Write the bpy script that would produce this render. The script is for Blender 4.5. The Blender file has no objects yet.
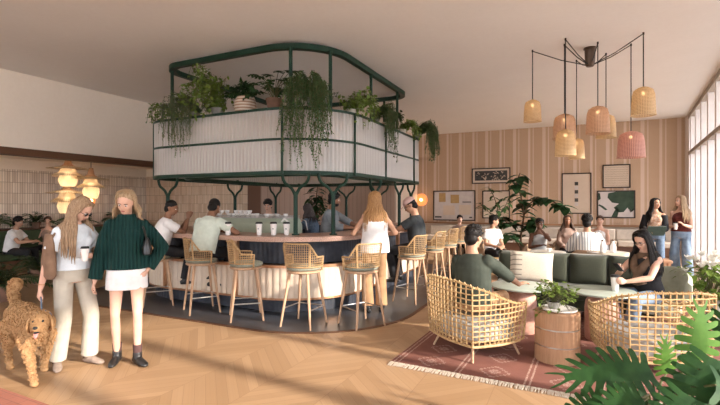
import bpy, bmesh, math, random
from math import sin, cos, pi, radians as R, sqrt, atan2
from mathutils import Vector as V, Matrix as M4, noise
C = bpy.context.scene.collection
sc = bpy.context.scene

# ---------------------------------------------------------------- camera, world, sun, exposure
cam = bpy.data.cameras.new('camera'); cam.lens = 22.25; cam.sensor_width = 36; cam.shift_y = 0.0014
cam.clip_start = 0.05; cam.clip_end = 200
camo = bpy.data.objects.new('camera', cam); C.objects.link(camo)
camo.location = (0, 0, 1.6); camo.rotation_euler = (R(90), 0, R(25.6)); sc.camera = camo
sc.view_settings.view_transform = 'Standard'; sc.view_settings.look = 'None'
sc.view_settings.gamma = 1; sc.view_settings.use_curve_mapping = False
sc.view_settings.exposure = 0.12
w = bpy.data.worlds.new('daylight'); sc.world = w; w.use_nodes = True
bg = w.node_tree.nodes['Background']; bg.inputs[0].default_value = (.94, .965, 1.0, 1); bg.inputs[1].default_value = 6.2
sl = bpy.data.lights.new('sun', 'SUN'); sl.energy = 11.5; sl.angle = R(2.2); sl.color = (1.0, .87, .72)
so = bpy.data.objects.new('sun', sl); C.objects.link(so)
sd = V((1.0, -0.10, 0.40))            # towards the sun
so.rotation_euler = sd.to_track_quat('Z', 'Y').to_euler()

FW = V((-sin(R(25.6)), cos(R(25.6)), 0)); RT = V((cos(R(25.6)), sin(R(25.6)), 0))
def at(px, Z, z=0.0):
    p = FW*Z + RT*(Z*(px-360)/445.0); return V((p.x, p.y, z))
rnd = random.Random(7)

# ---------------------------------------------------------------- materials
MT = {}
def nodes(name):
    m = bpy.data.materials.new(name); m.use_nodes = True; nt = m.node_tree
    return m, nt, nt.nodes['Principled BSDF'], nt.nodes['Material Output']
def mathn(nt, op, a, b=None, c=None):
    n = nt.nodes.new('ShaderNodeMath'); n.operation = op
    for i, v in enumerate((a, b, c)):
        if v is None: continue
        if isinstance(v, (int, float)): n.inputs[i].default_value = v
        else: nt.links.new(v, n.inputs[i])
    return n.outputs[0]
def mixc(nt, f, a, b):
    n = nt.nodes.new('ShaderNodeMix'); n.data_type = 'RGBA'
    for k, v in ((0, f), (6, a), (7, b)):
        if isinstance(v, (int, float)): n.inputs[k].default_value = v
        elif isinstance(v, tuple): n.inputs[k].default_value = v if len(v) == 4 else v+(1,)
        else: nt.links.new(v, n.inputs[k])
    return n.outputs[2]
def coords(nt, kind='Object', scale=(1, 1, 1)):
    t = nt.nodes.new('ShaderNodeTexCoord'); m = nt.nodes.new('ShaderNodeMapping'); m.inputs[3].default_value = scale
    nt.links.new(t.outputs[kind], m.inputs[0]); return m.outputs[0]
def noisen(nt, vec, s, d=3, out=0):
    n = nt.nodes.new('ShaderNodeTexNoise'); n.inputs['Scale'].default_value = s; n.inputs['Detail'].default_value = d
    if vec is not None: nt.links.new(vec, n.inputs['Vector'])
    return n.outputs[out]
def bump(nt, b, h, st, dist=.01):
    n = nt.nodes.new('ShaderNodeBump'); n.inputs['Strength'].default_value = st; n.inputs['Distance'].default_value = dist
    nt.links.new(h, n.inputs['Height']); nt.links.new(n.outputs[0], b.inputs['Normal'])
def sep(nt, vec):
    n = nt.nodes.new('ShaderNodeSeparateXYZ'); nt.links.new(vec, n.inputs[0]); return n.outputs
def comb(nt, x, y, z):
    n = nt.nodes.new('ShaderNodeCombineXYZ')
    for i, v in enumerate((x, y, z)):
        if isinstance(v, (int, float)): n.inputs[i].default_value = v
        else: nt.links.new(v, n.inputs[i])
    return n.outputs[0]
def mat(name, c, rough=.6, c2=None, ns=20, stretch=(1, 1, 1), bs=.15, metal=0, emit=None, es=0, trans=0, dist=.004, sheen=0):
    """procedural base: two tones mixed by a (stretched) noise, with matching bump"""
    if name in MT: return MT[name]
    m, nt, b, o = nodes(name)
    c = tuple(c)+(1,); c2 = (tuple(c2)+(1,)) if c2 else tuple(x*.8 for x in c[:3])+(1,)
    vec = coords(nt, 'Object', stretch); n = noisen(nt, vec, ns, 4)
    r = nt.nodes.new('ShaderNodeMapRange'); r.inputs[1].default_value = .3; r.inputs[2].default_value = .7; nt.links.new(n, r.inputs[0])
    nt.links.new(mixc(nt, r.outputs[0], c, c2), b.inputs['Base Color'])
    b.inputs['Roughness'].default_value = rough; b.inputs['Metallic'].default_value = metal
    b.inputs['Specular IOR Level'].default_value = .5 if rough < .4 or metal else .18
    if sheen: b.inputs['Sheen Weight'].default_value = sheen
    if bs: bump(nt, b, n, bs, dist)
    if emit: b.inputs['Emission Color'].default_value = tuple(emit)+(1,); b.inputs['Emission Strength'].default_value = es
    if trans:
        t = nt.nodes.new('ShaderNodeBsdfTranslucent'); x = nt.nodes.new('ShaderNodeMixShader'); x.inputs[0].default_value = trans
        nt.links.new(mixc(nt, r.outputs[0], c, c2), t.inputs[0])
        nt.links.new(b.outputs[0], x.inputs[1]); nt.links.new(t.outputs[0], x.inputs[2]); nt.links.new(x.outputs[0], o.inputs[0])
    MT[name] = m; return m
def glassmat(name, col, tr, rough, whit=.15):
    m, nt, b, o = nodes(name)
    t = nt.nodes.new('ShaderNodeBsdfTransparent'); t.inputs[0].default_value = tuple(col)+(1,)
    d = nt.nodes.new('ShaderNodeBsdfTranslucent'); d.inputs[0].default_value = tuple(col)+(1,)
    b.inputs['Base Color'].default_value = tuple(col)+(1,); b.inputs['Roughness'].default_value = rough
    b.inputs['Specular IOR Level'].default_value = .8
    x = nt.nodes.new('ShaderNodeMixShader'); x.inputs[0].default_value = whit
    y = nt.nodes.new('ShaderNodeMixShader'); lw = nt.nodes.new('ShaderNodeLayerWeight'); lw.inputs[0].default_value = .5
    nt.links.new(mathn(nt, 'MULTIPLY_ADD', mathn(nt, 'POWER', lw.outputs['Facing'], 1.5), .30 if whit else .15, 1-tr), y.inputs[0])
    nt.links.new(b.outputs[0], x.inputs[1]); nt.links.new(d.outputs[0], x.inputs[2])
    nt.links.new(t.outputs[0], y.inputs[1]); nt.links.new(x.outputs[0], y.inputs[2]); nt.links.new(y.outputs[0], o.inputs[0])
    MT[name] = m; return m

# ---------------------------------------------------------------- mesh collector
class MB:
    def __init__(s): s.v = []; s.f = []; s.mi = []; s.cur = 0
    def add(s, vs, fs):
        n = len(s.v); s.v += [tuple(p) for p in vs]; s.f += [tuple(i+n for i in f) for f in fs]; s.mi += [s.cur]*len(fs); return s
    def box(s, c, d, rz=0, mtx=None):
        vs = [V((x*d[0]/2, y*d[1]/2, z*d[2]/2)) for x in (-1, 1) for y in (-1, 1) for z in (-1, 1)]
        if mtx is not None: vs = [mtx @ p for p in vs]
        if rz: q = M4.Rotation(rz, 3, 'Z'); vs = [q @ p for p in vs]
        return s.add([p+V(c) for p in vs], [(0, 1, 3, 2), (4, 6, 7, 5), (0, 4, 5, 1), (2, 3, 7, 6), (0, 2, 6, 4), (1, 5, 7, 3)])
    def bbox(s, a, b): return s.box([(a[i]+b[i])/2 for i in range(3)], [b[i]-a[i] for i in range(3)])
    def rings(s, rings, closed=False, caps=True):
        n = len(rings[0]); vs = [p for r in rings for p in r]; fs = []; m = len(rings)
        for i in range(m if closed else m-1):
            j = (i+1) % m
            for k in range(n): fs.append((i*n+k, i*n+(k+1) % n, j*n+(k+1) % n, j*n+k))
        if caps and not closed: fs += [tuple(range(n-1, -1, -1)), tuple(range((m-1)*n, m*n))]
        return s.add(vs, fs)
    def tube(s, pts, r, n=8, closed=False, caps=True):
        pts = [V(p) for p in pts]; m = len(pts)
        rs = list(r) if isinstance(r, (list, tuple)) else [r]*m
        rg = []; ref = None
        for i, p in enumerate(pts):
            if closed: t = pts[(i+1) % m]-pts[i-1]
            else: t = pts[min(i+1, m-1)]-pts[max(i-1, 0)]
            t = t.normalized() if t.length > 1e-9 else V((0, 0, 1))
            if ref is None:
                ref = t.orthogonal().normalized() if not closed else (V((0, 0, 1)) if abs(t.z) < .9 else V((1, 0, 0)))
            if closed and abs(t.z) < .9: ref = V((0, 0, 1))
            a = (ref-t*ref.dot(t)); a = a.normalized() if a.length > 1e-6 else t.orthogonal().normalized()
            ref = a; b = t.cross(a)
            rg.append([p+(a*cos(2*pi*k/n)+b*sin(2*pi*k/n))*rs[i] for k in range(n)])
        return s.rings(rg, closed, caps)
    def loft(s, secs, n=16, ax=V((1, 0, 0)), caps=True, power=1.0):
        """secs: (centre, rx, ry[, normal]) ; elliptical sections, lateral axis ax"""
        rg = []
        for i, q in enumerate(secs):
            c = V(q[0]); rx, ry = q[1], q[2]
            a0 = V(q[4]) if len(q) > 4 else ax
            if len(q) > 3 and q[3] is not None: t = V(q[3]).normalized()
            else: t = (V(secs[min(i+1, len(secs)-1)][0])-V(secs[max(i-1, 0)][0])).normalized()
            a = (a0-t*a0.dot(t)).normalized(); b = t.cross(a)
            rr = []
            for k in range(n):
                u, v = cos(2*pi*k/n), sin(2*pi*k/n)
                u = math.copysign(abs(u)**power, u); v = math.copysign(abs(v)**power, v)
                rr.append(c+a*(u*rx)+b*(v*ry))
            rg.append(rr)
        return s.rings(rg, False, caps)
    def ell(s, c, r, n=12, m=8, mtx=None):
        c = V(c); r = (r, r, r) if isinstance(r, (int, float)) else r
        vs = []; fs = []
        def P(a, b):
            p = V((r[0]*sin(a)*cos(b), r[1]*sin(a)*sin(b), r[2]*cos(a)))
            return c+(mtx @ p if mtx is not None else p)
        vs.append(P(0, 0))
        for i in range(1, m):
            for k in range(n): vs.append(P(pi*i/m, 2*pi*k/n))
        vs.append(P(pi, 0)); L = len(vs)-1
        for k in range(n): fs.append((0, 1+k, 1+(k+1) % n)); fs.append((L, L-n+(k+1) % n, L-n+k))
        for i in range(m-2):
            for k in range(n):
                a = 1+i*n+k; b = 1+i*n+(k+1) % n; fs.append((a, a+n, b+n, b))
        return s.add(vs, fs)
    def lathe(s, prof, c=(0, 0, 0), n=24, caps=True, closed=False):
        return s.rings([[V((c[0]+r*cos(2*pi*k/n), c[1]+r*sin(2*pi*k/n), c[2]+z)) for k in range(n)] for r, z in prof], closed, caps)
    def prism(s, poly, z0, z1, mtx=None):
        n = len(poly); vs = [V((p[0], p[1], z)) for z in (z0, z1) for p in poly]
        if mtx is not None: vs = [mtx @ p for p in vs]
        return s.add(vs, [tuple(range(n-1, -1, -1)), tuple(range(n, 2*n))]+[(i, (i+1) % n, n+(i+1) % n, n+i) for i in range(n)])
    def ringwall(s, outer, inner, z0, z1):
        assert len(outer) == len(inner)
        n = len(outer); vs = [V((p[0], p[1], z)) for P_, z in ((outer, z0), (outer, z1), (inner, z1), (inner, z0)) for p in P_]
        fs = []
        for q in range(4):
            for i in range(n):
                a = q*n; b = ((q+1) % 4)*n; j = (i+1) % n; fs.append((a+i, a+j, b+j, b+i))
        return s.add(vs, fs)
    def xf(s, mtx):
        s.v = [tuple(mtx @ V(p)) for p in s.v]; return s
    def mesh(s, name, ms, smooth=40):
        me = bpy.data.meshes.new(name); me.from_pydata(s.v, [], s.f)
        for m in (ms if isinstance(ms, (list, tuple)) else [ms]): me.materials.append(m)
        if any(s.mi): me.polygons.foreach_set('material_index', s.mi)
        bm = bmesh.new(); bm.from_mesh(me); bmesh.ops.recalc_face_normals(bm, faces=bm.faces) if smooth != -1 else None
        bm.to_mesh(me); bm.free()
        if smooth and smooth > 0:
            me.polygons.foreach_set('use_smooth', [True]*len(me.polygons)); me.set_sharp_from_angle(angle=R(smooth))
        me.update(); return me
    def build(s, name, ms, parent=None, smooth=40, kind=None, label=None):
        o = bpy.data.objects.new(name, s.mesh(name, ms, smooth)); C.objects.link(o)
        if parent is not None: o.parent = parent
        if kind: o['kind'] = kind
        if label: o['label'] = label
        return o
def tag(o, label=None, cat=None, group=None, kind=None):
    if label: o['label'] = label
    if cat: o['category'] = cat
    if group: o['group'] = group
    if kind: o['kind'] = kind
    return o
def thing(name, label, cat, loc=(0, 0, 0), rz=0, group=None):
    o = bpy.data.objects.new(name, None); C.objects.link(o); o.empty_display_size = .1
    o.location = loc; o.rotation_euler = (0, 0, rz); return tag(o, label, cat, group)
def copytree(o, parent=None, loc=None, rz=None, label=None, group=None):
    c = o.copy(); C.objects.link(c)
    if parent is not None: c.parent = parent
    for ch in [x for x in bpy.data.objects if x.parent == o]: copytree(ch, c)
    if loc is not None: c.location = loc
    if rz is not None: c.rotation_euler = (0, 0, rz)
    if label: c['label'] = label
    if group: c['group'] = group
    return c
def bake(o, mods):
    """run modifiers on a mesh object and keep the result as its mesh"""
    for t, kw in mods:
        m = o.modifiers.new(t.lower(), t)
        for k, v in kw.items(): setattr(m, k, v)
    dg = bpy.context.evaluated_depsgraph_get(); dg.update()
    me = bpy.data.meshes.new_from_object(o.evaluated_get(dg), depsgraph=dg)
    o.modifiers.clear(); old = o.data; o.data = me; bpy.data.meshes.remove(old)
    me.polygons.foreach_set('use_smooth', [True]*len(me.polygons)); return o
def fuse(mb, name, m, parent, vox=.009, sm=4, label=None):
    o = mb.build(name, m, parent, label=label)
    par = o.parent; o.parent = None
    bake(o, [('REMESH', dict(mode='VOXEL', voxel_size=vox)), ('SMOOTH', dict(factor=.5, iterations=sm))])
    o.parent = par
    if not o.data.materials: o.data.materials.append(m)
    return o
def bevel(o, wd, seg=2):
    m = o.modifiers.new('bevel', 'BEVEL'); m.width = wd; m.segments = seg; m.limit_method = 'ANGLE'; return o
def rrect(x0, x1, y0, y1, r, step=.05, amp=0.0, period=.05):
    """rounded rectangle outline walked at a fixed step, optionally fluted"""
    segs = []; pts = []
    ra, rb, rc, rd = r if isinstance(r, (tuple, list)) else (r,)*4      # front right, back right, back left, front left
    def line(a, b):
        L = (V(b)-V(a)).length; n = max(1, int(L/step))
        for i in range(n): t = i/n; pts.append((a[0]+(b[0]-a[0])*t, a[1]+(b[1]-a[1])*t))
    def arc(cx, cy, a0, r):
        n = max(4, int(r*pi/2/step))
        for i in range(n): a = a0+pi/2*i/n; pts.append((cx+r*cos(a), cy+r*sin(a)))
    line((x0+rd, y0), (x1-ra, y0)); arc(x1-ra, y0+ra, -pi/2, ra); line((x1, y0+ra), (x1, y1-rb)); arc(x1-rb, y1-rb, 0, rb)
    line((x1-rb, y1), (x0+rc, y1)); arc(x0+rc, y1-rc, pi/2, rc); line((x0, y1-rc), (x0, y0+rd)); arc(x0+rd, y0+rd, pi, rd)
    if amp:
        n = len(pts); out = []; d = 0
        for i, p in enumerate(pts):
            q = pts[(i+1) % n]; o = pts[i-1]; t = V((q[0]-o[0], q[1]-o[1])).normalized()
            k = amp*abs(sin(pi*d/period)); out.append((p[0]+t.y*k, p[1]-t.x*k)); d += (V(q)-V(p)).length
        pts = out
    return pts

def inset(pts, d):
    n = len(pts); out = []
    for i, p in enumerate(pts):
        t = V((pts[(i+1) % n][0]-pts[i-1][0], pts[(i+1) % n][1]-pts[i-1][1])).normalized(); out.append((p[0]-t.y*d, p[1]+t.x*d))
    return out
# ---------------------------------------------------------------- setting materials
def m_floor():
    m, nt, b, o = nodes('oak_chevron'); v = coords(nt); x, y, z = sep(nt, v)
    W = .62; P = .125
    xs = mathn(nt, 'DIVIDE', x, W); col = mathn(nt, 'FLOOR', xs); fr = mathn(nt, 'SUBTRACT', xs, col)
    tri = mathn(nt, 'ABSOLUTE', mathn(nt, 'SUBTRACT', mathn(nt, 'FRACT', mathn(nt, 'MULTIPLY', xs, .5)), .5))
    zz = mathn(nt, 'MULTIPLY', tri, 2*W)
    vv = mathn(nt, 'DIVIDE', mathn(nt, 'ADD', y, zz), P); pl = mathn(nt, 'FLOOR', vv); pf = mathn(nt, 'SUBTRACT', vv, pl)
    wn = nt.nodes.new('ShaderNodeTexWhiteNoise'); wn.noise_dimensions = '2D'; nt.links.new(comb(nt, pl, col, 0), wn.inputs['Vector'])
    sgn = mathn(nt, 'SUBTRACT', mathn(nt, 'MULTIPLY', mathn(nt, 'MODULO', mathn(nt, 'ABSOLUTE', col), 2), 2), 1)
    along = mathn(nt, 'ADD', mathn(nt, 'MULTIPLY', x, .7), mathn(nt, 'MULTIPLY', mathn(nt, 'MULTIPLY', y, sgn), .7))
    g = noisen(nt, comb(nt, mathn(nt, 'MULTIPLY', along, 2.0), mathn(nt, 'MULTIPLY', vv, 4.0), wn.outputs[0]), 2.2, 5)
    c = mixc(nt, wn.outputs[0], (.37, .23, .12), (.49, .32, .18)); c = mixc(nt, mathn(nt, 'MULTIPLY', g, .55), c, (.28, .165, .09))
    e1 = mathn(nt, 'LESS_THAN', mathn(nt, 'MINIMUM', pf, mathn(nt, 'SUBTRACT', 1.0, pf)), .018)
    e2 = mathn(nt, 'LESS_THAN', mathn(nt, 'MINIMUM', fr, mathn(nt, 'SUBTRACT', 1.0, fr)), .004)
    e = mathn(nt, 'MULTIPLY', mathn(nt, 'MAXIMUM', e1, e2), .55)
    nt.links.new(mixc(nt, e, c, (.2, .1, .05)), b.inputs['Base Color'])
    b.inputs['Roughness'].default_value = .42; bump(nt, b, g, .12, .002); return m
def m_plaster(name, c, c2, s=1.6, rough=.9):
    m, nt, b, o = nodes(name); v = coords(nt); n = noisen(nt, v, s, 8); n2 = noisen(nt, v, 14, 5)
    f = mathn(nt, 'MULTIPLY_ADD', n2, .5, mathn(nt, 'MULTIPLY', n, .6))
    nt.links.new(mixc(nt, f, c, c2), b.inputs['Base Color']); b.inputs['Roughness'].default_value = rough
    bump(nt, b, n2, .25, .006); return m
def m_paper():
    m, nt, b, o = nodes('striped_wallpaper'); x, y, z = sep(nt, coords(nt))
    fx = mathn(nt, 'FRACT', mathn(nt, 'DIVIDE', x, .95))
    tw = .045
    zz = mathn(nt, 'MULTIPLY', mathn(nt, 'ABSOLUTE', mathn(nt, 'SUBTRACT', mathn(nt, 'FRACT', mathn(nt, 'DIVIDE', x, tw)), .5)), 1.0)
    h = mathn(nt, 'FRACT', mathn(nt, 'ADD', mathn(nt, 'DIVIDE', z, .035), zz))
    h = mathn(nt, 'GREATER_THAN', h, .5)
    n = noisen(nt, comb(nt, mathn(nt, 'MULTIPLY', x, 3), 0, z), 30, 3)
    wide = mixc(nt, mathn(nt, 'MULTIPLY', mathn(nt, 'ADD', h, n), .5), (.61, .43, .29), (.37, .24, .15))
    line = mixc(nt, n, (.66, .51, .40), (.58, .43, .33))
    def band(a, bb): return mathn(nt, 'MULTIPLY', mathn(nt, 'GREATER_THAN', fx, a), mathn(nt, 'LESS_THAN', fx, bb))
    s1 = mathn(nt, 'MAXIMUM', band(.0, .11), mathn(nt, 'MAXIMUM', band(.19, .22), mathn(nt, 'MAXIMUM', band(.52, .6), band(.68, .71))))
    nt.links.new(mixc(nt, s1, wide, line), b.inputs['Base Color']); b.inputs['Roughness'].default_value = .9
    bump(nt, b, h, .15, .002); return m
def m_tile(name, ax, c1, c2, mort, tw=.055, th=.265):
    m, nt, b, o = nodes(name); x, y, z = sep(nt, coords(nt))
    t = nt.nodes.new('ShaderNodeTexBrick'); t.offset = 0; t.squash = 1
    nt.links.new(comb(nt, x if ax == 'x' else y, z, 0), t.inputs['Vector'])
    for k, v in (('Color1', c1), ('Color2', c2), ('Mortar', mort)): t.inputs[k].default_value = tuple(v)+(1,)
    t.inputs['Scale'].default_value = 1; t.inputs['Mortar Size'].default_value = .005; t.inputs['Brick Width'].default_value = tw; t.inputs['Row Height'].default_value = th
    t.inputs['Bias'].default_value = -.1
    nt.links.new(t.outputs[0], b.inputs['Base Color']); b.inputs['Roughness'].default_value = .3
    inv = mathn(nt, 'SUBTRACT', 1.0, t.outputs['Fac']); bump(nt, b, inv, .5, .004); return m
def m_planks(name, ax, c1, c2, w=.14, gap=.05, rough=.55):
    m, nt, b, o = nodes(name); x, y, z = sep(nt, coords(nt)); u = x if ax == 'x' else y
    q = mathn(nt, 'DIVIDE', u, w); fl = mathn(nt, 'FLOOR', q); fr = mathn(nt, 'SUBTRACT', q, fl)
    wn = nt.nodes.new('ShaderNodeTexWhiteNoise'); wn.noise_dimensions = '1D'; nt.links.new(fl, wn.inputs['W'])
    g = noisen(nt, comb(nt, mathn(nt, 'MULTIPLY', u, 30), mathn(nt, 'MULTIPLY', z, 1.5), wn.outputs[0]), 1.5, 4)
    c = mixc(nt, mathn(nt, 'MULTIPLY_ADD', wn.outputs[0], .5, mathn(nt, 'MULTIPLY', g, .5)), c1, c2)
    e = mathn(nt, 'LESS_THAN', fr, gap); c = mixc(nt, mathn(nt, 'MULTIPLY', e, .7), c, tuple(k*.25 for k in c2))
    nt.links.new(c, b.inputs['Base Color']); b.inputs['Roughness'].default_value = rough; bump(nt, b, g, .1, .002); return m

H = 4.2
MF = m_floor(); MCEIL = m_plaster('ceiling_plaster', (.88, .85, .82), (.79, .755, .72)); MLIME = m_plaster('lime_plaster', (.90, .81, .70), (.80, .70, .58))
MPALE = m_plaster('pale_plaster', (.72, .6, .48), (.62, .5, .4), 3); MPAPER = m_paper()
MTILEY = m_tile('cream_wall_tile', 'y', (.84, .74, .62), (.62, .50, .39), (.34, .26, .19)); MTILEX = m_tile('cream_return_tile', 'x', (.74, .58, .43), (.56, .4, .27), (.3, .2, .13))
WALNUT = m_planks('walnut_panel', 'x', (.16, .075, .04), (.10, .045, .026), .4, .01); OAKP = m_planks('washed_oak_panel', 'x', (.50, .35, .26), (.38, .26, .19), .16, .07)
MBEAM = mat('dark_walnut', (.15, .075, .042), .5, (.10, .05, .03), 4, (1, .1, 1)); MFRAME = mat('white_window_frame', (.80, .76, .74), .45, (.74, .70, .68), 6, bs=.03)
MCAP = mat('warm_wood_cap', (.36, .2, .11), .5, (.27, .14, .07), 6, (1, 8, 8))

def struct(name, mb, m, smooth=0): return mb.build(name, m, None, smooth, 'structure')
struct('floor', MB().bbox((-13.5, -6, -.1), (4.5, 17, 0)), MF)
struct('ceiling', MB().bbox((-13.5, -6, H), (4.5, 17, H+.15)), MCEIL)
# left side: upper wall above the alcove with its walnut edge, then the tiled alcove wall
XL, XA, YR = -9.92, -12.4, 9.95
struct('wall_left_upper', MB().bbox((XL-.25, -6, 2.7), (XL, YR, H)), MLIME)
struct('trim_1', MB().bbox((XL-.27, -6, 2.56), (XL+.02, YR, 2.70)), MBEAM)
struct('wall_left', MB().bbox((XA-.2, -6, 0), (XA, YR+.2, 2.44)), MTILEY)
struct('wall_left_bulkhead', MB().bbox((XA-.2, -6, 2.44), (XA+.03, YR+.2, 2.72)), MLIME)
struct('ceiling_alcove', MB().bbox((XA, -6, 2.70), (XL-.27, YR, 2.8)), MLIME)
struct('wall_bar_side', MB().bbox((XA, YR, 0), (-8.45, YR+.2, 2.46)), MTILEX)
struct('wall_bar_side_upper', MB().bbox((XA, YR-.02, 2.46), (-8.45, YR+.2, H)), MLIME)
struct('wall_bar_return', MB().bbox((-8.65, YR+.2, 0), (-8.45, 10.75, H)), WALNUT)
struct('wall_bar_return_oak', MB().bbox((-8.65, 10.75, 0), (-8.47, 14.1, H)), m_planks('washed_oak_return', 'y', (.50, .36, .28), (.38, .27, .21), .3, .05))
# service block behind the bar
xe = -5.45
mb = MB().bbox((-13.4, 14.1, 0), (-11.6, 14.3, H)); struct('wall_service_left', mb, WALNUT)
struct('wall_service', MB().bbox((-11.6, 14.1, 0), (xe-.0, 16.6, H)), OAKP)
struct('wall_service_side', MB().bbox((xe, 14.1, 0), (xe+.06, 16.35, H)), MPALE)
struct('wall_back', MB().bbox((-13.5, 16.35, 0), (3.4, 16.6, H)), MPAPER)
struct('wall_back_dado', MB().bbox((xe+.06, 16.29, 0), (3.05, 16.35, .86)), MPALE)
struct('trim_2', MB().bbox((xe+.06, 16.2, .86), (3.05, 16.35, .92)), MCAP)
# glazed wall on the right, turned 5.5 degrees
ang = atan2(.0955, 1.0)
def wr(yl): return V((1.52+.0955*yl, yl, 0))
mull = MB(); rails = MB(); panes = MB()
rz = -ang
ys = [-5.6+1.06*i for i in range(21)]
for y in ys:
    if y > 16.3: continue
    p = wr(y); mull.box((p.x+.17*cos(ang), p.y-.17*sin(ang), H/2), (.30, .18, H), rz)
def seg(mbx, y0, y1, z0, z1, off, th):
    a, b = wr(y0), wr(y1); L = (b-a).length; c = (a+b)/2
    mbx.box((c.x+off*cos(ang), c.y-off*sin(ang), (z0+z1)/2), (th, L, z1-z0), rz)
seg(rails, -6, 16.34, 3.02, 3.12, .12, .24); seg(rails, -6, 16.34, 0, .14, .2, .3); seg(rails, -6, 16.34, 4.08, H, .2, .4)
MGL = glassmat('window_glass', (.96, .97, 1), .93, .05, .0)
fr_ = mull.build('window_1', MFRAME, None, 0, 'structure')
rails.build('window_rail', mat('taupe_rail', (.42, .36, .30), .5, bs=.02), fr_, 0); seg(panes, -6, 16.34, .14, 4.08, .27, .012); panes.build('window_pane', MGL, fr_, 0)
struct('trim_3', MB().box((wr(16.1).x+.05, 16.1, H/2), (.12, .5, H)), MFRAME)
# unseen wall behind the camera, its glazing added to let in soft daylight
mb = MB(); 
for i in range(13): mb.box((-12.6+1.2*i, -6, H/2), (.1, .2, H))
mb.bbox((-13, -6.1, 3.02), (2, -5.9, 3.14)); f2 = mb.build('unseen_daylight_window', MFRAME, None, 0, 'structure')
MB().bbox((-13, -6.01, 0), (1.2, -5.99, H)).build('window_pane', MGL, f2, 0)
# pavement outside, catching the daylight
MPAVE = mat('pale_paving', (.50, .46, .42), .9, (.42, .39, .36), 2)
struct('ground', MB().bbox((-60, -60, -.3), (60, 60, -.12)), MPAVE)
# ---------------------------------------------------------------- materials for the things
GREEN = mat('bottle_green_metal', (.016, .044, .028), .45, (.012, .034, .022), 8, bs=.03)
TERRA = mat('speckled_stone_top', (.62, .40, .30), .35, (.30, .17, .12), 90, bs=.03)
CREAMT = m_plaster('cream_bar_tile', (.72, .60, .47), (.60, .48, .36), 6, .35)
NAVY = mat('dark_blue_tile', (.050, .055, .068), .4, (.034, .038, .048), 12, bs=.05)
COPPER = mat('brushed_copper', (.55, .30, .17), .35, (.45, .24, .13), 30, metal=.8, bs=.03)
STEEL = mat('brushed_steel', (.62, .60, .57), .3, (.5, .49, .47), 30, metal=1, bs=.02)
ASH = mat('pale_ash_wood', (.56, .37, .24), .5, (.42, .26, .155), 9, (8, 8, .7), .1)
RATTAN = mat('rattan_cane', (.50, .335, .175), .5, (.32, .19, .085), 45, bs=.2)
SAGE = mat('sage_green_cushion', (.29, .30, .24), .9, (.21, .22, .17), 60, bs=.4)
WHITE = mat('white_ceramic', (.82, .79, .75), .3, (.76, .73, .69), 5, bs=.02)
BLACK = mat('matt_black', (.02, .02, .021), .45, (.03, .03, .03), 20, bs=.05)
FLUTED = glassmat('fluted_glass', (.93, .91, .88), .66, .14, .4)
SLATE = mat('dark_slate_floor', (.045, .052, .065), .35, (.028, .032, .042), 4, bs=.06)
def shrink(P_, d): return rrect(P_[0]+d, P_[1]-d, P_[2]+d, P_[3]-d, max(.05, P_[4]-d), P_[5] if len(P_) > 5 else .06)

# dark slate inlay under the bar, brass-brown edge
ob = struct('floor_slate_inlay', MB().prism(rrect(-8.2, -2.1, 4.5, 11.4, 1.6, .12), 0, .006), SLATE)
q_ = rrect(-8.24, -2.06, 4.46, 11.44, 1.64, .12); mb = MB().ringwall(q_, inset(q_, .05), 0, .010)
mb.build('trim_4', MBEAM, None, 0, 'structure')

# the island counter
BX = (-7.35, -2.95, 5.15, 10.55)
bar = thing('island_bar', 'long rounded island bar with speckled stone top and cream fluted tile front', 'bar counter', (-5.15, 7.85, 0))
off = M4.Translation(V((5.15, -7.85, 0)))
def bx(mb, name, m, lab=None, sm=30): return mb.xf(off).build(name, m, bar, sm, label=lab)
bx(MB().ringwall(rrect(*BX, 1.25, .08), [(-5.15+(p[0]+5.15)*.68, 7.85+(p[1]-7.85)*.73) for p in rrect(*BX, 1.25, .08)], 1.05, 1.12), 'countertop', TERRA)
def fl(d, r, amp, per): return rrect(BX[0]+d, BX[1]-d, BX[2]+d, BX[3]-d, r, per/4, amp, per)
def band(d, r, amp, per, z0, z1, th=.06):
    o = fl(d, r, amp, per); return MB().ringwall(o, [(-5.15+(p[0]+5.15)*.97, 7.85+(p[1]-7.85)*.975) for p in o], z0, z1)
bx(band(.30, 1.0, .008, .085, .70, 1.05), 'upper_tile_band', NAVY, 'dark blue fluted tile band')
bx(band(.13, 1.15, .022, .105, .22, .66), 'tile_front', CREAMT, 'cream fluted tile body')
bx(band(.10, 1.17, 0, .2, .66, .70), 'ledge', COPPER); bx(band(.11, 1.17, 0, .2, .19, .22), 'lower_rail', COPPER)
bx(band(.22, 1.05, .008, .085, 0, .19), 'plinth', NAVY, 'dark blue tile plinth')
# panel uprights dividing the front
for p in ((-4.6, 5.27), (-6.1, 5.27), (-3.07, 6.6), (-3.07, 8.1), (-3.07, 9.4)):
    bx(MB().box((p[0], p[1], .65), (.06, .06, .86)), 'upright', COPPER)
bx(MB().bbox((-6.3, 6.0, 0), (-4.0, 6.62, .93)), 'inner_worktop', OAKP)

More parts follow.
